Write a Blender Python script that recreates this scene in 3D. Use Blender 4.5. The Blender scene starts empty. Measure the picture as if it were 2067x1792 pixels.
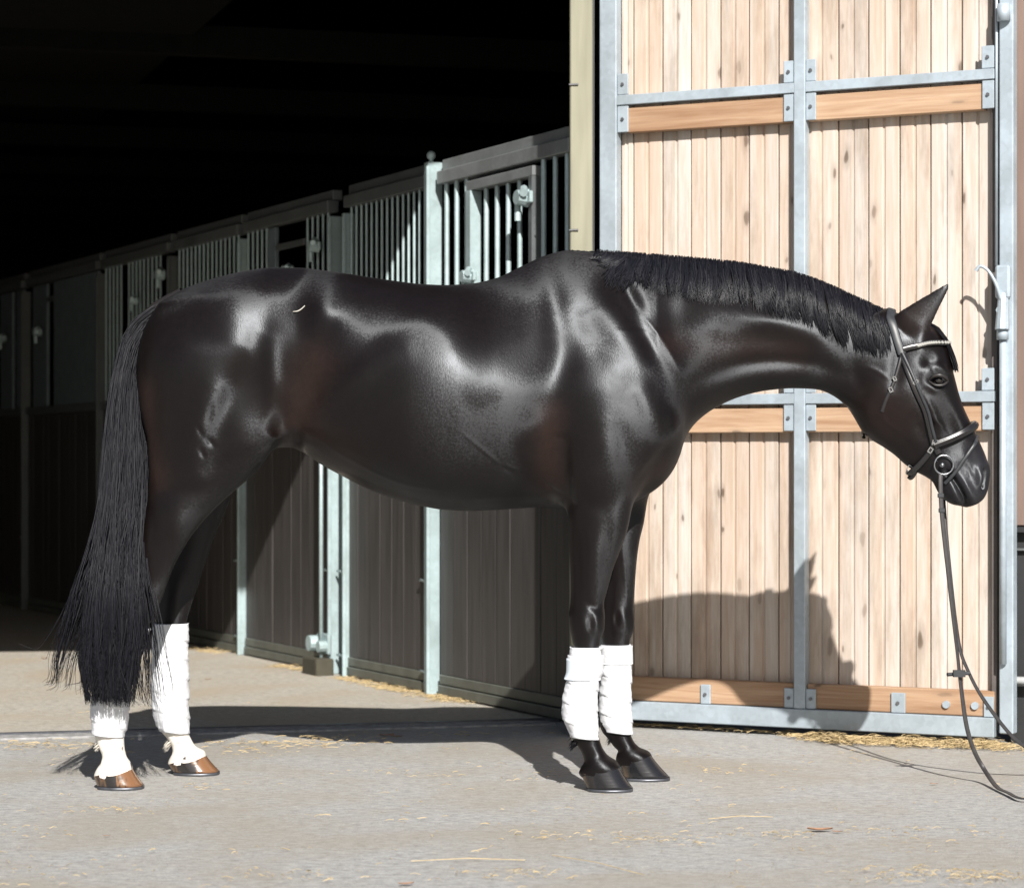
import bpy, bmesh, math, random
import numpy as np
from mathutils import Vector, Matrix, noise
R = math.radians
random.seed(7); rng = np.random.default_rng(11)
scene = bpy.context.scene
COL = scene.collection
# ------------------------------------------------------------------ camera, light
F, HZ, CX, CAMH = 5000.0, 935.0, 1033.5, 1.015      # measured in a 2067 px wide frame
cam_d = bpy.data.cameras.new('camera'); cam = bpy.data.objects.new('camera', cam_d); COL.objects.link(cam)
cam.location = (0, 0, CAMH); cam.rotation_euler = (R(90), 0, 0)
cam_d.sensor_fit = 'HORIZONTAL'; cam_d.sensor_width = 36.0; cam_d.lens = 36.0 * F / 2067.0
cam_d.shift_y = (HZ - 896.0) / 2067.0
cam_d.clip_end = 300; cam_d.clip_start = 0.1
cam_d.dof.use_dof = True; cam_d.dof.focus_distance = 7.75; cam_d.dof.aperture_fstop = 4.5
scene.camera = cam
SUN_TAN, SUN_SX = 0.68, -0.17
elev = math.atan(SUN_TAN)
sdir = Vector((SUN_SX, 1.0, 0)).normalized(); sdir = Vector((sdir.x, sdir.y, -SUN_TAN)).normalized()
w = bpy.data.worlds.new('World'); scene.world = w; w.use_nodes = True
nt = w.node_tree; bg = nt.nodes['Background']
sky = nt.nodes.new('ShaderNodeTexSky'); sky.sky_type = 'NISHITA'; sky.sun_disc = False
sky.sun_elevation = elev; sky.sun_rotation = math.atan2(-sdir.x, -sdir.y); sky.air_density = 1.0; sky.dust_density = 1.5
nt.links.new(sky.outputs[0], bg.inputs['Color']); bg.inputs['Strength'].default_value = 0.05
sl = bpy.data.lights.new('sun', 'SUN'); sl.energy = 5.0; sl.angle = R(0.53); sl.color = (1.0, 0.965, 0.91)
so = bpy.data.objects.new('sun', sl); COL.objects.link(so); so.location = (2, -4, 8)
so.rotation_euler = sdir.to_track_quat('-Z', 'Y').to_euler()
vs = scene.view_settings; vs.view_transform = 'Standard'; vs.look = 'None'; vs.gamma = 1.0; vs.exposure = 0.7
scene.cycles.max_bounces = 8; scene.cycles.transparent_max_bounces = 8

def P(x, y, Y):
    return Vector(((x - CX) / F * Y, Y, CAMH + (HZ - y) / F * Y))
def G(x, y, z=0.0):
    Y = (CAMH - z) * F / (y - HZ)
    return Vector(((x - CX) / F * Y, Y, z))
# ------------------------------------------------------------------ helpers
def tag(o, label=None, cat=None, group=None, kind=None):
    if label: o['label'] = label
    if cat: o['category'] = cat
    if group: o['group'] = group
    if kind: o['kind'] = kind
    return o
def empty(name, loc=(0, 0, 0), rz=0.0, parent=None):
    o = bpy.data.objects.new(name, None); COL.objects.link(o); o.location = loc; o.rotation_euler = (0, 0, rz)
    o.empty_display_size = 0.1
    if parent: o.parent = parent
    return o
def mesh_obj(name, me, mat=None, parent=None, loc=None):
    o = bpy.data.objects.new(name, me); COL.objects.link(o)
    if mat is not None and len(me.materials) == 0: me.materials.append(mat)
    if parent: o.parent = parent
    if loc is not None: o.location = loc
    return o
def np_mesh(name, V, Fc, smooth=True):
    me = bpy.data.meshes.new(name); V = np.asarray(V, dtype=np.float32); Fc = np.asarray(Fc, dtype=np.int32)
    n = Fc.shape[1]
    me.vertices.add(len(V)); me.vertices.foreach_set('co', V.ravel())
    me.loops.add(Fc.size); me.loops.foreach_set('vertex_index', Fc.ravel())
    me.polygons.add(len(Fc)); me.polygons.foreach_set('loop_start', np.arange(0, Fc.size, n, dtype=np.int32))
    me.polygons.foreach_set('loop_total', np.full(len(Fc), n, dtype=np.int32))
    me.update(calc_edges=True); me.validate()
    if smooth: me.polygons.foreach_set('use_smooth', np.ones(len(me.polygons), dtype=bool))
    return me
def bm_new(): return bmesh.new()
def bm_box(bm, lo, hi, bev=0.0):
    lo = Vector(lo); hi = Vector(hi)
    r = bmesh.ops.create_cube(bm, size=1.0)
    vsx = r['verts']
    for v in vsx: v.co = Vector([lo[i] + (v.co[i] + 0.5) * (hi[i] - lo[i]) for i in range(3)])
    if bev > 0:
        es = list({e for v in vsx for e in v.link_edges})
        bmesh.ops.bevel(bm, geom=es, offset=bev, segments=1, affect='EDGES', profile=0.5)
def bm_cyl(bm, a, b, r, seg=12, r2=None, caps=True):
    a = Vector(a); b = Vector(b); d = b - a
    q = d.to_track_quat('Z', 'Y').to_matrix().to_4x4()
    m = Matrix.Translation((a + b) / 2) @ q
    bmesh.ops.create_cone(bm, cap_ends=caps, segments=seg, radius1=r, radius2=r if r2 is None else r2, depth=d.length, matrix=m)
def bm_obj(name, bm, mat, parent=None, loc=None, smooth=False):
    me = bpy.data.meshes.new(name); bm.to_mesh(me); bm.free()
    if smooth:
        for p in me.polygons: p.use_smooth = True
    return mesh_obj(name, me, mat, parent, loc)
def box(name, lo, hi, mat, parent=None, bev=0.0):
    bm = bm_new(); bm_box(bm, lo, hi, bev); return bm_obj(name, bm, mat, parent)
def cr(pts, n):          # catmull-rom through points, n samples
    p = np.asarray(pts, float); k = len(p)
    pp = np.vstack([2 * p[0] - p[1], p, 2 * p[-1] - p[-2]])
    t = np.linspace(0, k - 1 - 1e-6, n); i = t.astype(int); f = (t - i)[:, None]
    a, b, c, d = pp[i], pp[i + 1], pp[i + 2], pp[i + 3]
    return 0.5 * ((2 * b) + (-a + c) * f + (2 * a - 5 * b + 4 * c - d) * f ** 2 + (-a + 3 * b - 3 * c + d) * f ** 3)
def tubes(S, Rad, sides=3):
    """S: (N,M,3) strand points, Rad: (N,M) -> verts, quads"""
    N, M, _ = S.shape
    T = np.gradient(S, axis=1); T /= np.linalg.norm(T, axis=2, keepdims=True) + 1e-9
    ref = np.where(np.abs(T[..., 1:2]) > 0.9, np.array([1.0, 0, 0]), np.array([0, 1.0, 0]))
    A = np.cross(T, ref); A /= np.linalg.norm(A, axis=2, keepdims=True) + 1e-9
    B = np.cross(T, A)
    ang = np.arange(sides) / sides * 2 * np.pi
    V = S[:, :, None, :] + Rad[:, :, None, None] * (A[:, :, None, :] * np.cos(ang)[None, None, :, None] + B[:, :, None, :] * np.sin(ang)[None, None, :, None])
    idx = np.arange(N * M * sides).reshape(N, M, sides); nx = np.roll(idx, -1, axis=2)
    q = np.stack([idx[:, :-1], nx[:, :-1], nx[:, 1:], idx[:, 1:]], axis=-1).reshape(-1, 4)
    return V.reshape(-1, 3), q
def tube_obj(name, pts, r, mat, parent=None, sides=10, n=None, flat=None):
    pts = np.asarray([tuple(p) for p in pts], float)
    S = cr(pts, n or max(8, len(pts) * 6))[None]
    rr = np.full(S.shape[:2], r) if np.isscalar(r) else np.interp(np.linspace(0, 1, S.shape[1]), np.linspace(0, 1, len(r)), r)[None]
    V, q = tubes(S, rr, sides)
    return mesh_obj(name, np_mesh(name, V, q), mat, parent)
def strap_obj(name, pts, normals, width, thick, mat, parent=None, n=None, closed=False, rnd=True):
    """flat leather strap: follows pts, its flat side faces normals"""
    p = cr([tuple(a) for a in pts], n or len(pts) * 8); nn = cr([tuple(a) for a in normals], n or len(pts) * 8)
    nn /= np.linalg.norm(nn, axis=1, keepdims=True)
    T = np.gradient(p, axis=0); T /= np.linalg.norm(T, axis=1, keepdims=True) + 1e-9
    B = np.cross(T, nn); B /= np.linalg.norm(B, axis=1, keepdims=True) + 1e-9
    nn = np.cross(B, T)
    w2, t2 = width / 2, thick
    prof = [(-1, 0), (-1, .6), (-.75, 1), (.75, 1), (1, .6), (1, 0)]
    wv = w2 if np.isscalar(w2) else w2
    V = np.stack([p + B * (a * wv) + nn * (b * t2) for a, b in prof], axis=1)
    M, K = V.shape[0], V.shape[1]
    idx = np.arange(M * K).reshape(M, K); nx = np.roll(idx, -1, axis=1)
    q = np.stack([idx[:-1], nx[:-1], nx[1:], idx[1:]], axis=-1).reshape(-1, 4)
    return mesh_obj(name, np_mesh(name, V.reshape(-1, 3), q, smooth=True), mat, parent)
# ------------------------------------------------------------------ materials
def mat_new(name):
    m = bpy.data.materials.new(name); m.use_nodes = True
    return m, m.node_tree.nodes, m.node_tree.links, m.node_tree.nodes['Principled BSDF']
def coords(N, L, scale=(1, 1, 1), obj=True, rand=0.0):
    tc = N.new('ShaderNodeTexCoord'); mp = N.new('ShaderNodeMapping')
    mp.inputs['Scale'].default_value = scale
    L.new(tc.outputs['Object' if obj else 'Generated'], mp.inputs['Vector'])
    if rand:
        oi = N.new('ShaderNodeObjectInfo'); mm = N.new('ShaderNodeMath'); mm.operation = 'MULTIPLY'; mm.inputs[1].default_value = rand
        L.new(oi.outputs['Random'], mm.inputs[0]); cb = N.new('ShaderNodeCombineXYZ')
        for i in range(3): L.new(mm.outputs[0], cb.inputs[i])
        L.new(cb.outputs[0], mp.inputs['Location'])
    return mp.outputs['Vector']
def noi(N, L, vec, scale, detail=4, rough=.55, dist=0.0):
    n = N.new('ShaderNodeTexNoise'); n.inputs['Scale'].default_value = scale; n.inputs['Detail'].default_value = detail
    n.inputs['Roughness'].default_value = rough; n.inputs['Distortion'].default_value = dist
    L.new(vec, n.inputs['Vector']); return n.outputs['Fac']
def ramp(N, L, fac, stops):
    r = N.new('ShaderNodeValToRGB'); e = r.color_ramp.elements
    while len(e) < len(stops): e.new(0.5)
    for k, (p, c) in enumerate(stops):
        e[k].position = p; e[k].color = (c if len(c) == 4 else (*c, 1)) if hasattr(c, '__len__') else (c, c, c, 1)
    L.new(fac, r.inputs['Fac']); return r.outputs['Color']
def mix(N, L, fac, a, b, mode='MIX'):
    m = N.new('ShaderNodeMix'); m.data_type = 'RGBA'; m.blend_type = mode
    for s, v in ((0, fac), (6, a), (7, b)):
        if hasattr(v, 'links') or isinstance(v, bpy.types.NodeSocket): L.new(v, m.inputs[s])
        elif s == 0: m.inputs[0].default_value = v
        else: m.inputs[s].default_value = (*v, 1)
    return m.outputs[2]
def bump(N, L, h, bs, strength=.3, dist=.01):
    b = N.new('ShaderNodeBump'); b.inputs['Strength'].default_value = strength; b.inputs['Distance'].default_value = dist
    L.new(h, b.inputs['Height']); L.new(b.outputs['Normal'], bs.inputs['Normal'])
def simple(name, col, rough=.5, metal=0.0, var=.15, scale=20, bmp=.1, bd=.003, stretch=(1, 1, 1), spec=.5):
    m, N, L, bs = mat_new(name)
    v = coords(N, L, stretch, rand=5.0); f = noi(N, L, v, scale, 5)
    c = ramp(N, L, f, [(.3, tuple(x * (1 - var) for x in col)), (.7, tuple(min(1, x * (1 + var)) for x in col))])
    L.new(c, bs.inputs['Base Color']); bs.inputs['Roughness'].default_value = rough; bs.inputs['Metallic'].default_value = metal
    bs.inputs['Specular IOR Level'].default_value = spec
    if bmp: bump(N, L, f, bs, bmp, bd)
    return m
def mat_galv(name, base=(.50, .54, .56)):
    m, N, L, bs = mat_new(name)
    v = coords(N, L, (1, 1, 1), rand=7.0)
    vo = N.new('ShaderNodeTexVoronoi'); vo.inputs['Scale'].default_value = 60; L.new(v, vo.inputs['Vector'])
    sp = ramp(N, L, vo.outputs['Color'], [(.1, tuple(x * .94 for x in base)), (.9, tuple(min(1, x * 1.06) for x in base))])
    big = noi(N, L, v, 6, 5)
    st = ramp(N, L, big, [(.36, (.78, .77, .75)), (.6, (1, 1, 1))])
    L.new(mix(N, L, .6, sp, st, 'MULTIPLY'), bs.inputs['Base Color'])
    bs.inputs['Metallic'].default_value = .35
    L.new(ramp(N, L, big, [(.3, .42), (.7, .62)]), bs.inputs['Roughness'])
    bump(N, L, big, bs, .15, .002)
    return m
def mat_pine(name, light=(.78, .62, .45), dark=(.60, .40, .23), horiz=False, weather=.5, rnd_amt=.35):
    m, N, L, bs = mat_new(name)
    sc = (1.2, 1.2, 18) if horiz else (18, 18, 1.0)
    if horiz: sc = (1.0, 18, 22)
    v = coords(N, L, sc, rand=23.0)
    g = noi(N, L, v, 1.6, 6, .6, .6)
    g2 = noi(N, L, v, 7.0, 4, .6, .3)
    c = ramp(N, L, g, [(.25, dark), (.45, tuple((a + b) / 2 for a, b in zip(light, dark))), (.6, light), (.8, tuple(min(1, x * 1.08) for x in light))])
    c = mix(N, L, .35, c, ramp(N, L, g2, [(.35, (.80, .66, .52)), (.65, (1, 1, 1))]), 'MULTIPLY')
    if not horiz:
        vst = coords(N, L, (11, 11, .12), rand=17.0); stp = ramp(N, L, noi(N, L, vst, 1.3, 2, .5), [(.40, 0.0), (.56, 1.0)])
        c = mix(N, L, mix(N, L, .62, (0, 0, 0), stp), c, mix(N, L, 1.0, c, (.98, .86, .77), 'MULTIPLY'))
    # knots
    vk0 = coords(N, L, (12, 12, 4.5) if not horiz else (4.5, 12, 12), rand=11.0)
    kx = N.new('ShaderNodeSeparateXYZ'); L.new(vk0, kx.inputs[0]); kc = N.new('ShaderNodeCombineXYZ'); kw = N.new('ShaderNodeMath'); kw.operation = 'MULTIPLY_ADD'; L.new(noi(N, L, vk0, 2.2, 2), kw.inputs[0]); kw.inputs[1].default_value = .35; L.new(kx.outputs[0], kw.inputs[2]); L.new(kw.outputs[0], kc.inputs[0]); L.new(kx.outputs[2], kc.inputs[1]); vk = kc.outputs[0]
    vo = N.new('ShaderNodeTexVoronoi'); vo.voronoi_dimensions = '2D'; vo.inputs['Scale'].default_value = .8; vo.inputs['Randomness'].default_value = 1.0; L.new(vk, vo.inputs['Vector'])
    sc_ = N.new('ShaderNodeSeparateColor'); L.new(vo.outputs['Color'], sc_.inputs[0])
    gt = ramp(N, L, sc_.outputs[0], [(.50, 0.0), (.56, .4), (1.0, .95)])
    dd = N.new('ShaderNodeTexNoise'); dd.inputs['Scale'].default_value = 3.0; L.new(vk, dd.inputs['Vector'])
    sz = N.new('ShaderNodeMath'); sz.operation = 'MULTIPLY_ADD'; L.new(sc_.outputs[1], sz.inputs[0]); sz.inputs[1].default_value = 1.6; sz.inputs[2].default_value = .55
    dv = N.new('ShaderNodeMath'); dv.operation = 'MULTIPLY'; L.new(vo.outputs['Distance'], dv.inputs[0]); L.new(sz.outputs[0], dv.inputs[1])
    kn0 = ramp(N, L, dv.outputs[0], [(.035, 1.0), (.062, .85), (.085, .28), (.20, 0.0)])
    kn = mix(N, L, 1.0, kn0, gt, 'MULTIPLY')
    c = mix(N, L, kn, c, (.13, .095, .07))
    # each board its own tone
    oi = N.new('ShaderNodeObjectInfo')
    tone = ramp(N, L, oi.outputs['Random'], [(0, (1 - rnd_amt, 1 - rnd_amt * 1.25, 1 - rnd_amt * 1.45)), (.5, (.96, .92, .88)), (1, (1, 1, 1))])
    c = mix(N, L, 1.0, c, tone, 'MULTIPLY')
    # grey weathering patches
    vw = coords(N, L, (5, 5, .9) if not horiz else (.9, 5, 5), rand=3.0)
    wf = ramp(N, L, noi(N, L, vw, 1.5, 8, .7), [(.50, 0.0), (.66, weather)])
    c = mix(N, L, wf, c, mix(N, L, 1.0, c, (.66, .63, .60), 'MULTIPLY'))
    L.new(c, bs.inputs['Base Color']); bs.inputs['Roughness'].default_value = .62; bs.inputs['Specular IOR Level'].default_value = .3
    bump(N, L, g, bs, .25, .003)
    return m
def mat_ground(name, base, warm, patches=1.0, sc=1.0):
    m, N, L, bs = mat_new(name)
    v = coords(N, L)
    fine = noi(N, L, v, 120 * sc, 6, .75)
    mid = noi(N, L, coords(N, L, (1.0, 1.6, 1)), 26 * sc, 9, .78)
    big = noi(N, L, v, 1.4 * sc, 6, .6, .4)
    c = ramp(N, L, fine, [(.30, tuple(x * .55 for x in base)), (.45, tuple(x * .9 for x in base)), (.58, base), (.75, tuple(min(1, x * 1.45) for x in base))])
    c = mix(N, L, .8, c, ramp(N, L, mid, [(.33, (.50, .50, .49)), (.5, (.97, .97, .97)), (.67, (1.36, 1.35, 1.33))]), 'MULTIPLY')
    c = mix(N, L, ramp(N, L, big, [(.42, 0.0), (.62, .62 * patches)]), c, warm)
    vs2 = coords(N, L, (3.0, 9.0, 1)); sp = noi(N, L, vs2, 2.3, 7, .7, 1.2)
    c = mix(N, L, ramp(N, L, sp, [(.60, 0.0), (.72, .45 * patches)]), c, tuple(x * y for x, y in zip(warm, (1.15, .95, .70))))
    vo = N.new('ShaderNodeTexVoronoi'); vo.inputs['Scale'].default_value = 150 * sc; L.new(v, vo.inputs['Vector'])
    L.new(c, bs.inputs['Base Color']); bs.inputs['Roughness'].default_value = .85; bs.inputs['Specular IOR Level'].default_value = .25
    ad = N.new('ShaderNodeMath'); ad.operation = 'ADD'; L.new(fine, ad.inputs[0])
    mu = N.new('ShaderNodeMath'); mu.operation = 'MULTIPLY'; mu.inputs[1].default_value = .5; L.new(vo.outputs['Distance'], mu.inputs[0]); L.new(mu.outputs[0], ad.inputs[1])
    bump(N, L, ad.outputs[0], bs, .6, .006)
    return m
M = {}
M['asphalt'] = mat_ground('asphalt', (.395, .39, .378), (.31, .27, .21), .85)
M['barn_floor'] = mat_ground('barn_floor', (.44, .41, .36), (.38, .32, .24), 1.1)
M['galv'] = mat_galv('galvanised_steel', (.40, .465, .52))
M['galv_dark'] = mat_galv('galvanised_steel_shaded', (.12, .13, .135))  # darker copy of the steel: barn shade put into its colour
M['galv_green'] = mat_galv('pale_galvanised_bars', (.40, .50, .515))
M['galv_mid'] = mat_galv('galvanised_rail_lit', (.24, .255, .26))  # lighter copy for the nearest rails: sunlight put into its colour
M['panel'] = simple('blue_grey_sheet', (.16, .20, .22), .5, .3)
M['bolt'] = simple('bolt_steel', (.16, .16, .17), .45, .6)
M['pine'] = mat_pine('pine_board', (.555, .525, .50), (.47, .41, .355), weather=.85, rnd_amt=.13)
M['pine_rail'] = mat_pine('pine_rail', (.47, .335, .23), (.29, .17, .10), horiz=True, weather=.3, rnd_amt=.15)
M['dark_plank'] = simple('dark_stained_plank', (.050, .045, .043), .5, 0, .3, 3, .2, .004, (12, 12, .8))
M['plinth'] = simple('grey_green_plinth', (.13, .135, .115), .5, .3, .2, 9, .1)
M['post'] = simple('pale_green_grey_post', (.235, .225, .165), .8, 0, .14, 4, .15, .003, (6, 6, .7))
M['brown_wall'] = simple('brown_cladding', (.155, .105, .085), .65, 0, .18, 3, .2, .004, (7, 7, .7))
M['black'] = simple('black_paint', (.015, .016, .018), .5)
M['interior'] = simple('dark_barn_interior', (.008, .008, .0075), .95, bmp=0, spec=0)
M['rubber'] = simple('black_rubber', (.02, .02, .02), .6)
M['white_paint'] = simple('white_paint', (.75, .76, .76), .4, bmp=0)
M['rail'] = simple('threshold_steel', (.12, .125, .14), .42, .7, .3, 25)
M['leather'] = simple('black_leather', (.012, .011, .012), .30, 0, .2, 60, .15, .001, spec=.7)
M['leather_grey'] = simple('worn_black_leather', (.026, .028, .032), .42, 0, .2, 40, .15, .001)
M['rein'] = simple('dark_rubber_rein', (.035, .033, .034), .5, 0, .2, 60)
M['chrome'] = simple('polished_steel', (.34, .35, .37), .30, 1.0, .05, bmp=0)
M['crystal'] = simple('white_crystal', (.34, .335, .31), .2, 0, .05, bmp=0, spec=1.0)
M['straw'] = simple('straw', (.50, .38, .20), .6, 0, .25, 30)
M['leaf'] = simple('dry_leaf', (.36, .20, .12), .6, 0, .3, 40)
M['hair'] = None
# coat: colour comes from the mesh's own marking map
def mat_coat():
    m, N, L, bs = mat_new('dark_brown_coat')
    at = N.new('ShaderNodeVertexColor'); at.layer_name = 'marking_shade'
    v = coords(N, L, (1, 1, 1)); f = noi(N, L, v, 55, 5, .7)
    vh = coords(N, L, (260, 260, 90)); fh = noi(N, L, vh, 1.0, 3, .7)
    c = mix(N, L, .5, at.outputs['Color'], ramp(N, L, f, [(.35, (.7, .7, .7)), (.65, (1.25, 1.22, 1.2))]), 'MULTIPLY')
    L.new(c, bs.inputs['Base Color'])
    big = noi(N, L, v, 7, 5, .6)
    L.new(ramp(N, L, big, [(.35, .37), (.65, .46)]), bs.inputs['Roughness'])
    bs.inputs['Specular IOR Level'].default_value = .34; bs.inputs['Specular Tint'].default_value = (.88, .93, 1.0, 1)
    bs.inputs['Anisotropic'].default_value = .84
    # tangent from the sheen angles: steers where the coat shows highlights
    fl = N.new('ShaderNodeAttribute'); fl.attribute_name = 'sheen_tangent'; fl.attribute_type = 'GEOMETRY'
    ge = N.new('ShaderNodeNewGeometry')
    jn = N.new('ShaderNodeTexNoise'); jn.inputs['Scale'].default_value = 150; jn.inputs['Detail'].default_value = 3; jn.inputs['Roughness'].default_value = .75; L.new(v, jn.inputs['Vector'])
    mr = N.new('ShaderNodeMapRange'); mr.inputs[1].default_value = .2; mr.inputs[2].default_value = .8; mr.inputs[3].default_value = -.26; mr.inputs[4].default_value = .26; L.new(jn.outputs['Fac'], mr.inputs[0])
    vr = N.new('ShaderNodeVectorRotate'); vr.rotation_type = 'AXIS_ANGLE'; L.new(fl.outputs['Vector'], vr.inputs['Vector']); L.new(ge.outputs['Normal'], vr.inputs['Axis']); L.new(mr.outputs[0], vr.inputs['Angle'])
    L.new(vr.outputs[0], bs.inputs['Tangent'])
    vf = coords(N, L, (190, 190, 110)); ff_ = noi(N, L, vf, 1.0, 3, .7)
    b = N.new('ShaderNodeBump'); b.inputs['Strength'].default_value = .16; b.inputs['Distance'].default_value = .0018
    L.new(ff_, b.inputs['Height']); L.new(b.outputs['Normal'], bs.inputs['Normal'])
    return m
M['coat'] = mat_coat()
def mat_hair():
    m, N, L, bs = mat_new('black_horse_hair')
    oi = N.new('ShaderNodeNewGeometry')
    c = ramp(N, L, oi.outputs['Random Per Island'], [(0, (.004, .004, .006)), (.8, (.010, .010, .014)), (1, (.024, .024, .027))])
    L.new(c, bs.inputs['Base Color']); bs.inputs['Roughness'].default_value = .44; bs.inputs['Specular IOR Level'].default_value = .17
    return m
M['hair'] = mat_hair(); M['mane_hair'] = M['hair'].copy(); M['mane_hair'].name = 'black_mane_hair'; M['mane_hair'].node_tree.nodes['Principled BSDF'].inputs['Specular IOR Level'].default_value = .30; M['mane_hair'].node_tree.nodes['Principled BSDF'].inputs['Roughness'].default_value = .36
def mat_cloth():
    m, N, L, bs = mat_new('white_wrap_fabric')
    v = coords(N, L, (1, 1, 1)); f = noi(N, L, v, 30, 6, .6); f2 = noi(N, L, coords(N, L, (8, 8, 60)), 1.0, 4, .6)
    L.new(ramp(N, L, f, [(.3, (.60, .61, .64)), (.7, (.68, .69, .71))]), bs.inputs['Base Color'])
    bs.inputs['Roughness'].default_value = .9; bs.inputs['Specular IOR Level'].default_value = .15
    bump(N, L, f2, bs, .5, .004); return m
M['cloth'] = mat_cloth()
M['velcro'] = simple('pale_blue_strap', (.66, .74, .80), .8, 0, .04, 30)
def mat_hoof(name, cols):
    m, N, L, bs = mat_new(name)
    tc = N.new('ShaderNodeTexCoord'); sx = N.new('ShaderNodeSeparateXYZ'); L.new(tc.outputs['Generated'], sx.inputs[0])
    f = noi(N, L, coords(N, L, (14, 14, 3)), 3.0, 5)
    ad = N.new('ShaderNodeMath'); ad.operation = 'MULTIPLY_ADD'; L.new(f, ad.inputs[0]); ad.inputs[1].default_value = .5; L.new(sx.outputs[0], ad.inputs[2])
    # lean of the growth stripes: follow the toe
    zz = N.new('ShaderNodeMath'); zz.operation = 'MULTIPLY_ADD'; L.new(sx.outputs[2], zz.inputs[0]); zz.inputs[1].default_value = .22; L.new(ad.outputs[0], zz.inputs[2])
    L.new(ramp(N, L, zz.outputs[0], cols), bs.inputs['Base Color'])
    bs.inputs['Roughness'].default_value = .20; bs.inputs['Specular IOR Level'].default_value = .5
    w2 = noi(N, L, coords(N, L, (3, 3, 90)), 1.0, 3); bump(N, L, w2, bs, .2, .002)
    return m
M['hoof_dark'] = mat_hoof('dark_hoof', [(.30, (.12, .08, .045)), (.46, (.025, .022, .02)), (.6, (.010, .010, .012)), (1, (.014, .014, .016))])
M['hoof_horn'] = mat_hoof('striped_hoof', [(.26, (.22, .16, .10)), (.36, (.12, .07, .04)), (.42, (.03, .026, .024)), (.50, (.10, .06, .035)), (.55, (.022, .02, .02)), (.84, (.022, .02, .02)), (.90, (.20, .10, .045)), (.95, (.06, .035, .02)), (1.0, (.18, .09, .045))])
# ------------------------------------------------------------------ setting
def sheet(name, pts, z, mat):
    me = bpy.data.meshes.new(name); me.from_pydata([(x, y, z) for x, y in pts], [], [tuple(range(len(pts)))]); me.update()
    o = mesh_obj(name, me, mat); tag(o, kind='structure'); return o
# line of the barn front (threshold) and line of the stall fronts
TH0 = G(0, 1486); TH1 = G(1080, 1456.6)
thd = (TH1 - TH0).normalized(); thn = Vector((-thd.y, thd.x, 0))      # thn points into the barn
def stall_Y(px): return 4.883 / (.4806 + (px - CX) / F)
def stall_pt(px, z=0.0):
    Y = stall_Y(px); return Vector((4.883 - .4806 * Y, Y, z))
SD = Vector((-.4806, 1, 0)).normalized(); SN = Vector((-SD.y, SD.x, 0))   # SN towards the aisle (camera-left)
S0 = stall_pt(1152)
def stall_s(px): return (stall_pt(px) - S0).dot(SD)
sheet('yard_ground', [(-150, -60), (150, -60), (150, 240), (-150, 240)], 0.0, M['asphalt'])
a = TH0 - thd * 5; b = TH1 + thd * .12
sheet('barn_floor', [(a.x, a.y), (b.x, b.y), (b.x + thn.x * 22, b.y + thn.y * 22), (a.x + thn.x * 22, a.y + thn.y * 22)], 0.004, M['barn_floor'])
# threshold: rough concrete kerb strip with a thin steel rail
ang_th = math.atan2(thd.y, thd.x)
te = empty('threshold', (TH0.x, TH0.y, 0), ang_th); tag(te, kind='structure')
Lth = (TH1 - TH0).length
bm = bm_new(); bm_box(bm, (-5, -.13, -.02), (Lth + .05, -.012, .007), .003); bm_obj('concrete_strip', bm, simple('rough_concrete_strip', (.27, .265, .26), .9, 0, .4, 35, .6, .01), te)
bm = bm_new(); bm_box(bm, (-5, -.012, -.02), (Lth + .1, .014, .014), .002); bm_obj('steel_rail', bm, M['rail'], te)
# ---- barn shell
barn = empty('barn', (0, 0, 0)); tag(barn, 'dark timber barn with a wide open doorway behind the horse, its inside in deep shade', 'barn')
PX0 = P(1151, 900, 9.20); PX1 = P(1196, 900, 9.20)
def wall_piece(name, p, q, z0, z1, th, mat, parent):
    p = Vector((p[0], p[1], 0)); q = Vector((q[0], q[1], 0)); d = (q - p)
    o = box(name, (0, 0, z0), (d.length, th, z1), mat, parent); o.location = p; o.rotation_euler = (0, 0, math.atan2(d.y, d.x)); return o
far = Vector((b.x + thn.x * 21, b.y + thn.y * 21, 0))
fl = a + thn * 21
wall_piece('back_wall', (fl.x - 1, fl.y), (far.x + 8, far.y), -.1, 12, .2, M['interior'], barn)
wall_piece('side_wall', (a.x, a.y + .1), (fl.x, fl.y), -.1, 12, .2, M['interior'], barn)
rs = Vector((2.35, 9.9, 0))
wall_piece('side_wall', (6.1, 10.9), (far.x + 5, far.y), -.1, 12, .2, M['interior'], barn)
# canopy / roof with a level eave on the left that climbs to the right
def toward_sun(pt, H):
    k = (H - pt.z) / sdir.z
    return pt + sdir * k
e0 = toward_sun(G(-400, 1322), 2.92); e1 = toward_sun(G(452, 1311), 2.92)
e2 = toward_sun(stall_pt(862, 2.23), 3.55)
d12 = (e2 - e1); e3 = e1 + d12 * 2.6
e00 = e0 - (e1 - e0).normalized() * 4.0
e4 = e3 + Vector((7, 2.5, .3))
edge = [e00, e1, e3, e4]
NE = len(edge)
back = [Vector((p.x + thn.x * 22, p.y + thn.y * 22, p.z + 1.2)) for p in edge]
vsr = [p for p in edge] + back + [p + Vector((0, 0, .16)) for p in edge] + [p + Vector((0, 0, .16)) for p in back]
fcs = []
for k in range(NE - 1):
    fcs += [(k, k + 1, NE + k + 1, NE + k), (2 * NE + k, 3 * NE + k, 3 * NE + k + 1, 2 * NE + k + 1), (k, 2 * NE + k, 2 * NE + k + 1, k + 1), (NE + k, NE + k + 1, 3 * NE + k + 1, 3 * NE + k)]
fcs += [(0, NE, 3 * NE, 2 * NE), (NE - 1, 3 * NE - 1, 4 * NE - 1, 2 * NE - 1)]
me = bpy.data.meshes.new('roof'); me.from_pydata([tuple(v) for v in vsr], [], fcs); me.update(); mesh_obj('roof', me, M['interior'], barn)
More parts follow.
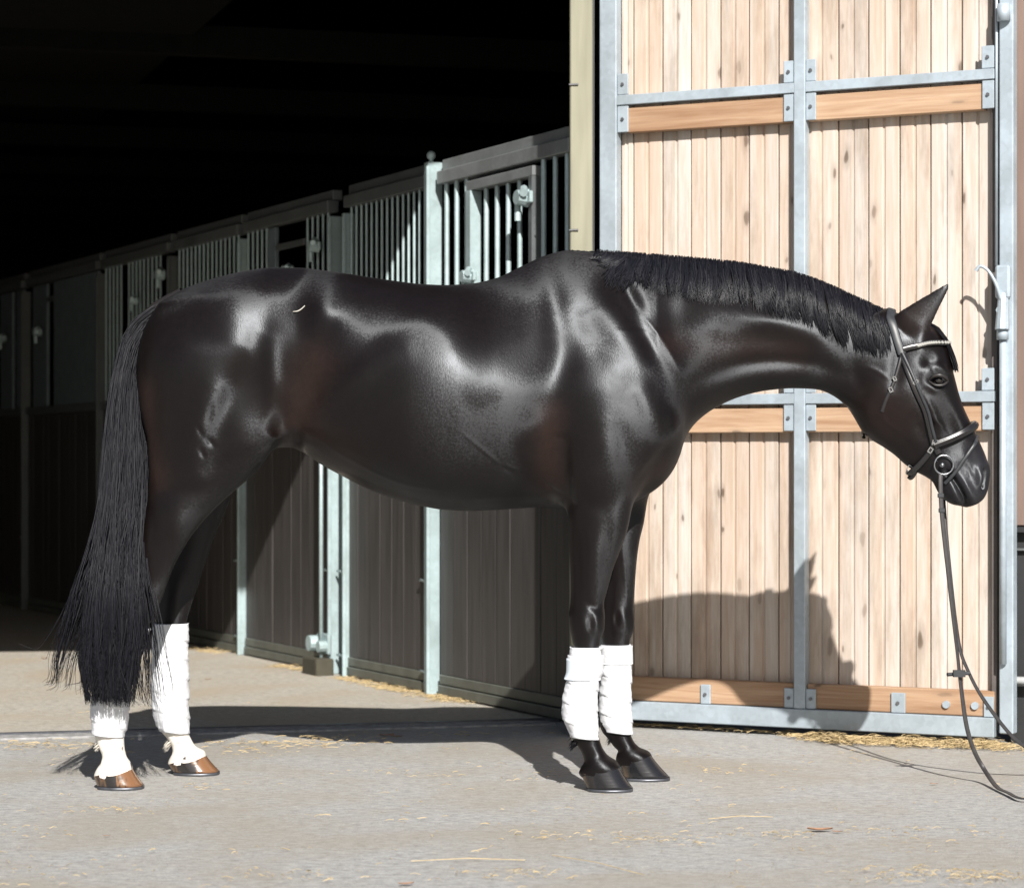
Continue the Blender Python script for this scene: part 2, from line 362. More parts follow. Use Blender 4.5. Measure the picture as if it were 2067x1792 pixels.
for k in range(6):      # rafters
    q = 2.5 + k * 2.6
    p0 = a + thn * q; p1 = b + thn * q
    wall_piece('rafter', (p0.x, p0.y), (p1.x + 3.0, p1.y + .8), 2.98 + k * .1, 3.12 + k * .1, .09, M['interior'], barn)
# front wall right of the doorway, brown boards, dark lower part
wl0 = Vector((PX1.x + .0, 9.80, 0)); wl1 = Vector((6.2, 10.9, 0))
wall_piece('front_wall', (wl0.x, wl0.y + .05), (wl1.x, wl1.y + .05), 0.0, 7.0, .12, M['interior'], barn)
gp = empty('door_post', (PX0.x, 9.20, 0)); tag(gp, 'pale grey-green timber post between the dark doorway and the open door', 'post')
bm = bm_new(); bm_box(bm, (0, 0, 0), (PX1.x - PX0.x, .14, 3.3), .004); bm_obj('timber', bm, M['post'], gp)
box('jamb_lining', (.012, .145, 0), (PX1.x - PX0.x + .012, .62, 3.3), M['black'], gp)
for zz in (2.42, 1.88):
    bm = bm_new(); bm_cyl(bm, (-.004, -.004, zz), (.03, -.006, zz + .001), .0035, 6); bm_obj('nail', bm, M['bolt'], gp)
# brown annex wall at the far right with black painted for the dark recess below, and white rod
aw = empty('side_building', (1.80, 8.95, 0)); tag(aw, 'brown boarded wall with a dark recess below at the right edge behind the door', 'wall')
dxr = Vector((1, -.28, 0)).normalized(); aw.rotation_euler = (0, 0, math.atan2(dxr.y, dxr.x))
for k in range(8):
    box('board', (k * .14, 0, .79), (k * .14 + .136, .03, 3.4), M['brown_wall'], aw, .003)
box('dark_recess', (0, .04, 0), (1.15, .12, .78), M['black'], aw)  # black panel stands in for the shade of the recess
box('sill', (0, -.01, .765), (1.15, .035, .786), M['black'], aw, .002)
box('trim', (0, .015, .70), (1.15, .038, .708), M['galv_dark'], aw)
bm = bm_new(); bm_cyl(bm, (.015, -.02, .232), (1.1, -.02, .235), .016, 12); bm_obj('rod', bm, M['white_paint'], aw, smooth=True)
# ------------------------------------------------------------------ stall fronts
def stall_front(px_l, px_r, label, segs, latch=None, posts=(), pm='galv_green'):
    """segs: (px0, px1, kind, pitch) kinds: bars, door, gap, panel"""
    sl_, sr_ = stall_s(px_l), stall_s(px_r)        # s grows away from camera (towards left)
    base = S0 + SD * sr_
    rz = math.atan2(SD.y, SD.x)
    t = empty('stall_front', (base.x, base.y, 0), rz)      # local x along SD (away), local y = SN (aisle side)
    tag(t, label, 'stall front', 'stall fronts along the barn aisle')
    Ls = sl_ - sr_
    # planks
    n = max(1, round(Ls / .135)); wd = Ls / n
    for k in range(n):
        j = random.uniform(-.0015, .0015)
        box('plank', (k * wd + .002, -.018 + j, .098), ((k + 1) * wd - .002, .010 + j, 1.345), M['dark_plank'], t, .002)
    box('base_channel', (0, -.03, .012), (Ls, .022, .052), M['plinth'], t, .003)
    box('base_channel', (0, -.026, .056), (Ls, .016, .097), M['plinth'], t, .003)
    box('middle_rail', (0, -.03, 1.347), (Ls, .025, 1.397), M['galv_dark'], t, .003)
    tm = M['galv_mid'] if px_r > 1100 else M['galv_dark']  # lit copy on the nearest front, shaded copy on the others
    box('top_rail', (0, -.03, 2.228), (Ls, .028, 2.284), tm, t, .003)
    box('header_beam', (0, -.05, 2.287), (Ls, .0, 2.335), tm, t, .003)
    bars = {}
    for (a_, b_, kind, pitch) in segs:
        x0 = stall_s(b_) - sr_; x1 = stall_s(a_) - sr_
        top = 2.227
        if kind == 'door':
            box('door_rail', (x0, -.02, 2.166), (x1, .034, 2.207), M['galv_mid'], t, .003)
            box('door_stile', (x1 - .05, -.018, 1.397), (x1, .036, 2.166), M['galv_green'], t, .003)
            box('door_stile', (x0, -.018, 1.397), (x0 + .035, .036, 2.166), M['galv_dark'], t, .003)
            top = 2.165
        if kind == 'panel':
            box('sheet_panel', (x0, -.008, 1.397), (x1, .012, 2.22), M['panel'], t, .002); continue
        if kind == 'gap':
            box('window_frame', (x0, -.01, 2.10), (x1, .012, 2.13), M['galv_dark'], t, .002); continue
        m_ = x0 + (.07 if kind == 'door' else pitch * .5)
        r = .0110 if pitch > .09 else .0062
        key = (r, round(top, 3))
        while m_ < x1 - (.06 if kind == 'door' else 0):
            if key not in bars:
                bm = bm_new(); bm_cyl(bm, (0, 0, 1.397), (0, 0, top), r, 10, caps=False); o = bm_obj('bar', bm, M['galv_green'], t, smooth=True)
                bars[key] = o.data
            else: o = mesh_obj('bar', bars[key], None, t)
            o.location = (m_, .004, 0)
            m_ += pitch
    for (px, wdt, proud, h) in posts:
        x = stall_s(px) - sr_
        bm = bm_new(); bm_box(bm, (x - wdt / 2, -.02, .005), (x + wdt / 2, proud, h), .003)
        po = bm_obj('post', bm, M[pm], t)  # far posts take the shaded copy of the steel
        bm = bm_new(); bm_box(bm, (x - wdt / 2 - .014, proud - .004, .005), (x - wdt / 2 - .002, proud + .012, h - .02), .002)
        bm_obj('post_flange', bm, M[pm], po)
        for zz in (.10, .50):
            bm = bm_new(); bm_cyl(bm, (x + wdt / 2, proud * .6, zz), (x + wdt / 2 + .09, proud * .6, zz), .006, 8)
            bm_cyl(bm, (x + wdt / 2 + .0, proud * .6, zz), (x + wdt / 2 + .012, proud * .6, zz), .012, 8)
            bm_obj('hinge_pin', bm, M['galv_green'], t, smooth=True)
        if h > 2.3:
            bm = bm_new(); bmesh.ops.create_uvsphere(bm, u_segments=10, v_segments=8, radius=.02, matrix=Matrix.Translation((x, proud * .5, h + .03)))
            bm_cyl(bm, (x, proud * .5, h), (x, proud * .5, h + .02), .010, 8); bm_obj('post_cap', bm, M['galv_green'], t, smooth=True)
    if latch:
        for (px, z, s) in latch:
            x = stall_s(px) - sr_
            bm = bm_new()
            bm_cyl(bm, (x, .034, z), (x, .085, z), .032 * s, 12, .024 * s); bm_box(bm, (x - .05 * s, .036, z - .02 * s), (x + .05 * s, .052, z + .02 * s), .004)
            bm_cyl(bm, (x + .03 * s, .06, z), (x + .03 * s, .06, z - .075 * s), .011 * s, 8); bm_cyl(bm, (x, .05, z + .03 * s), (x - .04 * s, .075, z + .012 * s), .014 * s, 8)
            bm_obj('latch', bm, M['galv_green'], t, smooth=False)
    return t
stall_front(893, 1160, 'nearest stall front with sunlit bars beside the pale post, above the horse\'s withers',
            [(895, 955, 'bars', .105), (955, 1090, 'door', .107), (1092, 1160, 'bars', .105)], latch=[(1080, 2.08, 1.2), (968, 1.80, 1.0)], posts=[(881, .045, .05, 2.33)])
stall_front(704, 868, 'second stall front, half in sunlight, its close-set bars above the middle of the horse\'s back',
            [(704, 866, 'bars', .062)], posts=[(706, .03, .035, 2.2), (680, .035, .045, 2.2)])
stall_front(500, 672, 'third stall front with an open window gap, behind the horse\'s loins',
            [(500, 545, 'bars', .07), (545, 560, 'panel', .1), (560, 618, 'gap', .1), (618, 670, 'bars', .07)], latch=[(655, 2.07, 1.0), (602, 1.98, .8)], posts=[(495, .03, .04, 2.2)])
stall_front(358, 488, 'fourth stall front with close-set bars, above the horse\'s croup',
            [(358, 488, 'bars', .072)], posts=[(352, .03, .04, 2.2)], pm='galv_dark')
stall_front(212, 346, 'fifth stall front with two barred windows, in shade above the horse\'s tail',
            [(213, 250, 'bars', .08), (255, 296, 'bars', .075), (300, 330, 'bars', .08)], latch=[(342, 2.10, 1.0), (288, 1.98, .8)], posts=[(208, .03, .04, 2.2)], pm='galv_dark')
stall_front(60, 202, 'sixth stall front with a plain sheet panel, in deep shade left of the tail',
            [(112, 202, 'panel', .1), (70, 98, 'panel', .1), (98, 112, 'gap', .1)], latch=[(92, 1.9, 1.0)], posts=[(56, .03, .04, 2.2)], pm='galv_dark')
stall_front(-120, 50, 'farthest stall front, barely visible in the dark at the left edge',
            [(36, 50, 'panel', .1), (4, 28, 'panel', .1), (-120, 0, 'bars', .09)], latch=[(20, 1.9, 1.0)])
# door bolt casting at the bottom between the second and third stall front and the dark sleeper below
fb = stall_pt(680, 0) + SN * .05
lb = empty('floor_bolt', fb, math.atan2(SD.y, SD.x)); tag(lb, 'pale cast drop bolt at the foot of the double stall posts under the belly', 'door bolt')
bm = bm_new(); bm_box(bm, (-.06, 0, .10), (.09, .02, .20), .006); bm_cyl(bm, (.07, .01, .15), (.07, .07, .15), .038, 12); bm_cyl(bm, (-.03, .01, .14), (-.03, .06, .14), .028, 10); bm_obj('plate', bm, M['galv_green'], lb)
bm = bm_new(); bm_cyl(bm, (-.01, .035, .05), (-.01, .035, 1.6), .010, 8); bm_obj('rod', bm, M['galv_green'], lb, smooth=True)
box('sleeper', (-.09, .0, .0), (.10, .09, .085), simple('dark_block', (.05, .045, .03), .8), lb, .006)
# ------------------------------------------------------------------ big door
DA = P(1280, 1452, 9.48); DB = P(2004, 1488, 8.856)
DA.z = 0; DB.z = 0
DD = (DB - DA).normalized(); DN = Vector((DD.y, -DD.x, 0))      # DN faces the camera side
def door_u(px):
    k = (px - CX) / F        # X = k Y ; point = DA + u DD
    return (k * DA.y - DA.x) / (DD.x - k * DD.y)
U0 = door_u(1209.7); base = DA + DD * U0
dr = empty('barn_door', (base.x, base.y, 0), math.atan2(DD.y, DD.x))
tag(dr, 'tall open barn door of pale pine boards in a galvanised steel frame', 'door')
def du(px): return door_u(px) - U0
# local: x along door, y away from camera, front face of frame at y=0
UE = du(2006)
def stile(x0, x1, name='stile', z0=.035, z1=3.25, y0=0, y1=.05):
    bm = bm_new(); bm_box(bm, (x0, y0, z0), (x1, y1, z1), .003); return bm_obj(name, bm, M['galv'], dr)
stile(0, du(1243.7), z1=3.25)
stile(du(1601.5), du(1624.5), z0=.106, y0=.001)
def bar(z0, z1):
    for (a_, b_) in ((du(1243.7), du(1601.5)), (du(1624.5), UE)):
        bm = bm_new(); bm_box(bm, (a_, .003, z0), (b_, .046, z1), .002); bm_obj('crossbar', bm, M['galv'], dr)
bar(2.389, 2.427); bar(1.235, 1.274); bar(3.19, 3.25)
bm = bm_new(); bm_box(bm, (du(1243.7), -.001, .034), (UE, .046, .105), .003); bm_obj('bottom_channel', bm, M['galv'], dr)
# boards
joints_l = [1240, 1265.4, 1324.3, 1382, 1442, 1499.7, 1560, 1612.5]; joints_r = [1613.5, 1681, 1742, 1805.5, 1868, 1931.5, 1996]
for J in (joints_l, joints_r):
    for k in range(len(J) - 1):
        a_, b_ = du(J[k]), du(J[k + 1]); o_ = random.uniform(-.0015, .0015)
        bm = bm_new(); mid_ = (a_ + b_) / 2
        g = .0022
        bm_box(bm, (a_ + g, .062 + o_, .06), (mid_ - .0035, .084 + o_, 3.2), .003)
        bm_box(bm, (mid_ + .0035, .062 + o_, .06), (b_ - g, .084 + o_, 3.2), .003)
        bm_box(bm, (mid_ - .004, .067 + o_, .061), (mid_ + .004, .083 + o_, 3.199))
        bo = bm_obj('board', bm, M['pine'], dr)
# horizontal wooden rails
for (z0, z1) in ((2.283, 2.378), (1.130, 1.220), (.107, .198)):
    for (a_, b_) in ((du(1262) if z0 > .2 else du(1246), du(1600)), (du(1626), du(1984) if z0 > .2 else UE - .004)):
        bm = bm_new(); bm_box(bm, (a_, .018, z0), (b_, .060, z1), .003); bm_obj('wooden_rail', bm, M['pine_rail'], dr)
def bracket(px0, px1, z0, z1):
    a_, b_ = du(px0), du(px1)
    bm = bm_new(); bm_box(bm, (a_, .008, z0), (b_, .0165, z1), .002); o = bm_obj('bracket', bm, M['galv'], dr)
    bm = bm_new(); bm_cyl(bm, ((a_ + b_) / 2, .001, (z0 + z1) / 2), ((a_ + b_) / 2, .0075, (z0 + z1) / 2), .0065, 6); bm_obj('bolt', bm, M['bolt'], o)
for zb, zt in ((2.429, 2.51), (1.276, 1.356)):
    for a_, b_ in ((1244.5, 1266), (1580, 1600.5), (1625, 1645), (1980, 2005)): bracket(a_, b_, zb, zt)
for zb, zt in ((2.285, 2.386), (1.135, 1.232)):
    for a_, b_ in ((1244.5, 1266), (1580, 1600.5), (1625, 1645), (1981, 2005)): bracket(a_, b_, zb, zt)
for a_, b_ in ((1412, 1432), (1581, 1600.5), (1625, 1645), (1797, 1825.5), (1984, 2004)): bracket(a_, b_, .107, .18)
for px in (1908, 1966):
    bm = bm_new(); bm_cyl(bm, (du(px), .008, .145), (du(px), .018, .145), .014, 10); bm_obj('bolt', bm, M['galv'], dr)
# free-edge: dark batten, espagnolette rod, wide outer stile and handle
box('edge_batten', (du(1996.5), .030, .06), (du(2009), .085, 3.2), simple('dark_edge_batten', (.10, .085, .08), .7), dr, .002)
bm = bm_new(); bm_cyl(bm, (du(2010), .010, 1.72), (du(2010), .010, 3.2), .0055, 10); bm_obj('lock_rod', bm, M['galv'], dr, smooth=True)
x0, x1 = du(2016.5), du(2045)
bm = bm_new(); bm_box(bm, (x0, .0, .05), (x1, .055, 3.25), .004); bm_obj('outer_stile', bm, M['galv'], dr)
box('stile_rebate', (du(2009.5), .035, .05), (x0 - .001, .055, 3.2), M['black'], dr)
bm = bm_new(); bm_cyl(bm, (x0 + .018, -.012, .30), (x0 + .018, -.012, 1.46), .0125, 14); bm_cyl(bm, (x0 + .018, -.018, 1.455), (x0 + .018, -.018, 1.50), .021, 14); bm_obj('lock_tube', bm, M['galv'], dr, smooth=True)
hx = x0 + .02
bm = bm_new(); bm_box(bm, (hx - .028, -.030, 1.60), (hx + .026, -.002, 1.72), .008); bm_cyl(bm, (hx, -.03, 1.49), (hx, -.015, 1.62), .026, 10, .018); bm_cyl(bm, (hx - .01, -.036, 1.56), (hx - .01, -.03, 1.56), .012, 8); bm_obj('latch_case', bm, M['galv'], dr)
hp = [(hx - .005, -.03, 1.60), (hx - .02, -.045, 1.655), (hx - .045, -.055, 1.70), (hx - .072, -.058, 1.716), (hx - .088, -.058, 1.700)]
tube_obj('latch_handle', hp, [.008, .0065, .0055, .006, .007], M['galv'], dr, 8)
for zz in (2.62,):
    bm = bm_new(); bm_cyl(bm, (hx, -.012, zz - .03), (hx, -.012, zz + .03), .024, 12); bm_obj('rod_sleeve', bm, M['galv'], dr, smooth=True)
# ------------------------------------------------------------------ horse
horse = empty('horse', (0, 7.85, 0)); tag(horse, 'black-brown horse standing side-on with lowered neck, white bandages on all four legs', 'horse')
HO = np.array([0, 7.85, 0.0])
def midY(X):
    X = np.asarray(X, float)
    return 7.85 - .06 * np.clip(X, -1.6, .45) + .05 * np.clip((X - .45) / .6, 0, 1)
HB = 7.85
def hx(px, Y=None):
    if Y is None:
        Y = 7.86
        for _ in range(3): Y = midY((np.asarray(px, float) - CX) * Y / F)
    return (np.asarray(px, float) - CX) * Y / F
def hz(py, px=None, Y=None):
    if Y is None:
        Y = 7.86 if px is None else midY(hx(px))
    return CAMH + (HZ - np.asarray(py, float)) * Y / F
def spl(xs, ys, x):          # smooth monotone-ish interpolation (pchip-like)
    xs = np.asarray(xs, float); ys = np.asarray(ys, float)
    o = np.argsort(xs); xs = xs[o]; ys = ys[o]
    h = np.diff(xs); d = np.diff(ys) / h
    m = np.zeros_like(ys); m[0] = d[0]; m[-1] = d[-1]
    for i in range(1, len(ys) - 1):
        if d[i - 1] * d[i] > 0:
            w1, w2 = 2 * h[i] + h[i - 1], h[i] + 2 * h[i - 1]
            m[i] = (w1 + w2) / (w1 / d[i - 1] + w2 / d[i])
    x = np.clip(x, xs[0], xs[-1]); i = np.clip(np.searchsorted(xs, x) - 1, 0, len(h) - 1)
    t = (x - xs[i]) / h[i]
    return (ys[i] * (1 + 2 * t) * (1 - t) ** 2 + m[i] * h[i] * t * (1 - t) ** 2 + ys[i + 1] * t * t * (3 - 2 * t) + m[i + 1] * h[i] * t * t * (t - 1))
def smin(a, b, k):
    hh = np.clip(.5 + .5 * (b - a) / k, 0, 1)
    return b * (1 - hh) + a * hh - k * hh * (1 - hh)
T_top = [(283, 735), (288, 690), (296, 662), (310, 636), (325, 617), (345, 600), (370, 585), (400, 573), (450, 558), (500, 547), (550, 541), (600, 541), (650, 546), (700, 553), (750, 561), (800, 568), (850, 574), (900, 576), (950, 573), (1000, 562), (1050, 539), (1100, 516), (1150, 505), (1200, 508), (1250, 512), (1300, 516), (1400, 524), (1500, 534), (1600, 552), (1650, 568), (1700, 590), (1750, 613), (1790, 632), (1830, 650)]
T_bot = [(283, 760), (288, 815), (296, 870), (310, 905), (345, 925), (400, 935), (470, 928), (530, 912), (560, 904), (585, 903), (610, 912), (650, 938), (700, 965), (750, 990), (800, 1008), (850, 1021), (900, 1029), (950, 1031), (1000, 1029), (1050, 1026), (1100, 1023), (1140, 1026), (1180, 1030), (1230, 1028), (1280, 1013), (1305, 1000), (1335, 978), (1358, 950), (1372, 920), (1380, 893), (1390, 872), (1410, 848), (1450, 820), (1500, 799), (1550, 788), (1600, 784), (1650, 786), (1690, 797), (1720, 815), (1760, 835), (1830, 850)]
T_w = [(283, .09), (290, .135), (300, .165), (320, .20), (345, .225), (400, .255), (480, .275), (560, .262), (610, .265), (680, .295), (760, .325), (840, .34), (920, .335), (1000, .315), (1080, .285), (1150, .262), (1220, .25), (1280, .235), (1340, .200), (1380, .165), (1430, .135), (1500, .112), (1600, .098), (1700, .092), (1780, .088), (1830, .075)]
T_c = [(283, 748), (300, 750), (400, 740), (500, 745), (560, 755), (620, 775), (760, 800), (900, 815), (1050, 805), (1180, 800), (1280, 800), (1340, 790), (1380, 730), (1430, 700), (1500, 675), (1600, 670), (1700, 700), (1830, 750)]
T_pu = [(283, 2.0), (400, 2.1), (560, 2.1), (700, 2.2), (900, 2.1), (1000, 1.8), (1100, 1.55), (1200, 1.5), (1300, 1.6), (1400, 1.75), (1600, 1.8), (1830, 2.0)]
T_pl = [(283, 2.0), (560, 2.2), (800, 2.3), (1000, 2.2), (1200, 2.1), (1350, 2.0), (1500, 2.0), (1830, 2.0)]
def tab(T, conv):
    px = np.array([t[0] for t in T], float); v = np.array([t[1] for t in T], float)
    return hx(px), conv(v, px)
tx, tz = tab(T_top, lambda v, p: hz(v, p)); bx_, bz_ = tab(T_bot, lambda v, p: hz(v, p))
wx, wv = tab(T_w, lambda v, p: v); cx_, cz_ = tab(T_c, lambda v, p: hz(v, p)); pux, puv = tab(T_pu, lambda v, p: v); plx, plv = tab(T_pl, lambda v, p: v)
def trunk_params(X): return spl(tx, tz, X), spl(bx_, bz_, X), spl(wx, wv, X), spl(cx_, cz_, X), spl(pux, puv, X), spl(plx, plv, X)
def trunk_side(X, Z):        # half width of the trunk surface at X, Z
    t_, b_, w_, c_, pu, pl = trunk_params(X)
    up = Z > c_; rv = np.where(up, t_ - c_, c_ - b_); p_ = np.where(up, pu, pl)
    v = np.clip(np.abs(Z - c_) / rv, 0, 1)
    return w_ * np.clip(1 - v ** p_, 0, 1) ** (1 / p_)
# legs: rows of (py, back px, front px, y centre, half width)
LEGS = {
 'fn': (7.70, [(700, 1180, 1310, -.10, .05), (750, 1165, 1330, -.125, .07), (800, 1150, 1342, -.145, .083), (860, 1140, 1335, -.155, .095), (910, 1137, 1318, -.155, .100), (950, 1136, 1300, -.152, .098), (990, 1139, 1283, -.148, .090), (1030, 1145, 1274, -.145, .080), (1070, 1147, 1266, -.142, .074), (1110, 1149, 1252, -.140, .068), (1150, 1151, 1237, -.139, .061), (1190, 1152, 1226, -.138, .055), (1220, 1151, 1219, -.138, .050), (1245, 1148, 1221, -.138, .052), (1268, 1150, 1220, -.138, .050), (1292, 1155, 1212, -.138, .042), (1320, 1160, 1207, -.139, .034), (1380, 1160, 1203, -.140, .031), (1430, 1155, 1202, -.141, .033), (1462, 1148, 1206, -.142, .038), (1482, 1152, 1208, -.142, .037), (1503, 1164, 1214, -.142, .033), (1522, 1175, 1226, -.142, .034), (1536, 1179, 1246, -.142, .050), (1547, 1173, 1251, -.142, .057), (1560, 1168, 1247, -.142, .054), (1572, 1180, 1240, -.142, .042)]),
 'ff': (7.95, [(700, 1190, 1300, .10, .05), (750, 1175, 1320, .12, .07), (800, 1160, 1330, .140, .085), (900, 1165, 1325, .145, .095), (950, 1175, 1318, .142, .092), (1018, 1182, 1306, .138, .080), (1055, 1190, 1300, .135, .072), (1093, 1196, 1291, .132, .066), (1138, 1206, 1285, .130, .058), (1194, 1212, 1281, .128, .051), (1225, 1211, 1279, .128, .050), (1248, 1209, 1281, .128, .051), (1268, 1211, 1280, .128, .049), (1292, 1216, 1272, .128, .041), (1320, 1220, 1268, .128, .033), (1380, 1221, 1264, .128, .031), (1430, 1217, 1263, .128, .033), (1456, 1210, 1268, .128, .038), (1474, 1214, 1271, .128, .037), (1493, 1229, 1278, .128, .033), (1508, 1240, 1291, .128, .034), (1516, 1248, 1310, .128, .048), (1526, 1244, 1316, .128, .056), (1540, 1243, 1312, .128, .053), (1552, 1252, 1305, .128, .042)]),
 'hn': (7.74, [(620, 330, 440, -.09, .05), (670, 308, 465, -.125, .08), (720, 296, 485, -.150, .105), (780, 290, 520, -.155, .115), (840, 293, 548, -.160, .118), (890, 298, 553, -.162, .112), (930, 300, 535, -.163, .105), (965, 301, 503, -.163, .098), (1000, 298, 462, -.163, .090), (1030, 292, 430, -.164, .082), (1060, 284, 403, -.166, .075), (1100, 272, 374, -.168, .064), (1140, 257, 352, -.170, .055), (1175, 243, 338, -.172, .049), (1205, 236, 328, -.174, .048), (1232, 232, 316, -.175, .046), (1262, 228, 300, -.176, .042), (1300, 220, 283, -.178, .036), (1350, 212, 267, -.179, .033), (1410, 203, 257, -.181, .034), (1450, 192, 253, -.182, .040), (1480, 190, 250, -.182, .040), (1505, 198, 251, -.182, .036), (1528, 206, 256, -.182, .036), (1541, 202, 265, -.182, .050), (1553, 194, 268, -.182, .056), (1567, 189, 262, -.182, .053), (1578, 200, 258, -.182, .042)]),
 'hf': (8.11, [(640, 340, 470, .09, .05), (700, 325, 500, .12, .08), (780, 320, 520, .150, .105), (860, 330, 530, .155, .105), (920, 345, 505, .158, .098), (980, 352, 478, .160, .088), (1030, 350, 458, .162, .080), (1080, 343, 436, .165, .070), (1120, 333, 422, .168, .060), (1155, 322, 410, .170, .050), (1185, 316, 400, .172, .048), (1212, 314, 391, .174, .046), (1240, 314, 382, .175, .042), (1280, 318, 374, .177, .036), (1340, 321, 370, .179, .033), (1400, 322, 368, .180, .034), (1440, 316, 371, .180, .040), (1466, 320, 377, .180, .040), (1488, 338, 386, .180, .036), (1505, 348, 397, .180, .036), (1515, 350, 415, .180, .048), (1526, 345, 418, .180, .055), (1540, 340, 413, .180, .052), (1550, 350, 405, .180, .042)]),
}
LT = {}
for k_, (Yl, rows) in LEGS.items():
    r_ = np.array(rows, float); z_ = CAMH + (HZ - r_[:, 0]) * Yl / F
    xb = (r_[:, 1] - CX) * Yl / F; xf = (r_[:, 2] - CX) * Yl / F
    LT[k_] = (z_, xb, xf, r_[:, 3], r_[:, 4], Yl)
def leg_at(k_, z):
    z_, xb, xf, yc, hw, _ = LT[k_]
    return spl(z_, xb, z), spl(z_, xf, z), spl(z_, yc, z), spl(z_, hw, z)
# head
HYc = 0.0
H_o = np.array([1800.0, 690.0]); H_a = np.array([.483, .876]); H_n = np.array([.876, -.483])
fc_ = [(1740, 612), (1770, 620), (1800, 632), (1835, 640), (1868, 652), (1891, 668), (1907, 695), (1917, 730), (1926, 764), (1935, 797), (1946, 827), (1957, 850), (1969, 876), (1984, 908), (1992, 930), (1997, 958), (1993, 989), (1983, 1008), (1972, 1022)]
bc_ = [(1640, 690), (1665, 760), (1695, 798), (1714, 822), (1726, 845), (1741, 871), (1759, 887), (1783, 902), (1807, 919), (1828, 938), (1849, 952), (1870, 963), (1884, 974), (1893, 992), (1906, 1007), (1925, 1018), (1942, 1022), (1962, 1027)]
def uv_(p): d = np.asarray(p, float) - H_o; return d @ H_a, d @ H_n
fu, fv = np.array([uv_(p) for p in fc_]).T; bu, bv = np.array([uv_(p) for p in bc_]).T
PM = midY(1.3) / F
h_w = [(-60, .070), (-20, .080), (20, .090), (60, .100), (95, .108), (130, .104), (170, .088), (210, .070), (250, .060), (290, .060), (325, .061), (350, .054), (372, .035)]
hwu = np.array([a_ for a_, _ in h_w], float); hwv = np.array([b_ for _, b_ in h_w])
def head_params(u):
    return spl(fu, fv, u), spl(bu, bv, u), spl(hwu, hwv, u)
def head_side(px, py):
    u, v = uv_((px, py)); f_, b_, w_ = head_params(np.array([u])); f_, b_, w_ = f_[0], b_[0], w_[0]
    c = b_ + (f_ - b_) * .60; rv = (f_ - c) if v > c else (c - b_)
    q = min(1, abs(v - c) / rv); return w_ * max(0, 1 - q ** 2.5) ** (1 / 2.5)
# ---- field on a grid
hgs = .0060
gx = np.arange(-1.37, 1.62, hgs); gy = np.arange(-.42, .43, hgs); gz = np.arange(.03, 1.74, hgs)
Fd = np.full((len(gx), len(gy), len(gz)), 1.0, dtype=np.float32)
XX = gx[:, None, None]; YY = gy[None, :, None]; ZZ = gz[None, None, :]
ix = np.where((gx >= tx.min() - .02) & (gx <= hx(1830)))[0]
Xs = gx[ix]; t_, b_, w_, c_, pu, pl = [a[:, None] for a in trunk_params(Xs)]
Zr = gz[None, :]; up = Zr > c_; rv = np.where(up, t_ - c_, c_ - b_); pp = np.where(up, pu, pl); vq = (np.abs(Zr - c_) / np.maximum(rv, .01)) ** pp
for j, y in enumerate(gy):
    rho = ((np.abs(y) / w_) ** pp + vq) ** (1 / pp)
    Fd[ix, j, :] = (rho - 1) * np.minimum(w_, rv + 0 * rho) * .9
xe = hx(284); Fd[gx < xe] = np.maximum(Fd[np.searchsorted(gx, xe)][None], ((xe - gx[gx < xe]) * .9)[:, None, None] + 0 * Fd[gx < xe])
def add(sub, f, k):
    Fd[sub] = smin(Fd[sub], f.astype(np.float32), k)
for k_ in LEGS:
    z_, xb, xf, yc, hw, Yl = LT[k_]
    zi = np.where((gz >= z_.min() - .01) & (gz <= z_.max() + .05))[0]; zz = gz[zi]
    sgn = -1 if k_[1] == 'n' else 1
    yi = np.where(sgn * gy > -.02)[0]
    b0, f0, y0, h0 = leg_at(k_, zz); cxm = (b0 + f0) / 2; rx = (f0 - b0) / 2
    dz = np.gradient(cxm, zz); rxn = rx / np.sqrt(1 + dz ** 2) ** .5
    xi = np.where((gx > b0.min() - .08) & (gx < f0.max() + .08))[0]
    X_ = gx[xi][:, None, None]; Y_ = gy[yi][None, :, None]
    rho = ((np.abs(X_ - cxm) / rx) ** 2.15 + (np.abs(Y_ - y0) / h0) ** 2.15) ** (1 / 2.15)
    f = (rho - 1) * np.minimum(rx, h0) * .95
    f = np.maximum(f, (zz - z_.max())[None, None, :] * .8)
    f = np.maximum(f, (z_.min() - zz)[None, None, :])
    kk = np.interp(zz, [.5, .95], [.012, .055])[None, None, :]
    sub = np.ix_(xi, yi, zi); Fd[sub] = smin(Fd[sub], f.astype(np.float32), kk)
# head (in sheared grid coordinates head is centred on y = 0)
xi = np.where(gx > hx(1620))[0]; zi = np.where((gz > hz(1050)) & (gz < hz(590)))[0]
px_ = CX + gx[xi] / PM; py_ = HZ - (gz[zi] - CAMH) / PM
Du = (px_[:, None] - H_o[0]) * H_a[0] + (py_[None] - H_o[1]) * H_a[1]; Dv = (px_[:, None] - H_o[0]) * H_n[0] + (py_[None] - H_o[1]) * H_n[1]
f_, b_, w_ = head_params(Du); c = b_ + (f_ - b_) * .60
rvv = np.where(Dv > c, f_ - c, c - b_) ; q = (np.abs(Dv - c) / np.maximum(rvv, 3)) ** 2.4
for j, y in enumerate(gy):
    if abs(y) > .2: continue
    rho = ((np.abs(y) / w_) ** 2.4 + q) ** (1 / 2.4)
    f = (rho - 1) * np.minimum(w_, np.maximum(rvv, 3) * PM) * .95
    f = np.maximum(f, (Du - 366) * PM); f = np.maximum(f, (-62 - Du) * PM)
    sub = (xi[:, None], j, zi[None]); Fd[sub] = smin(Fd[sub], f.astype(np.float32), .022)
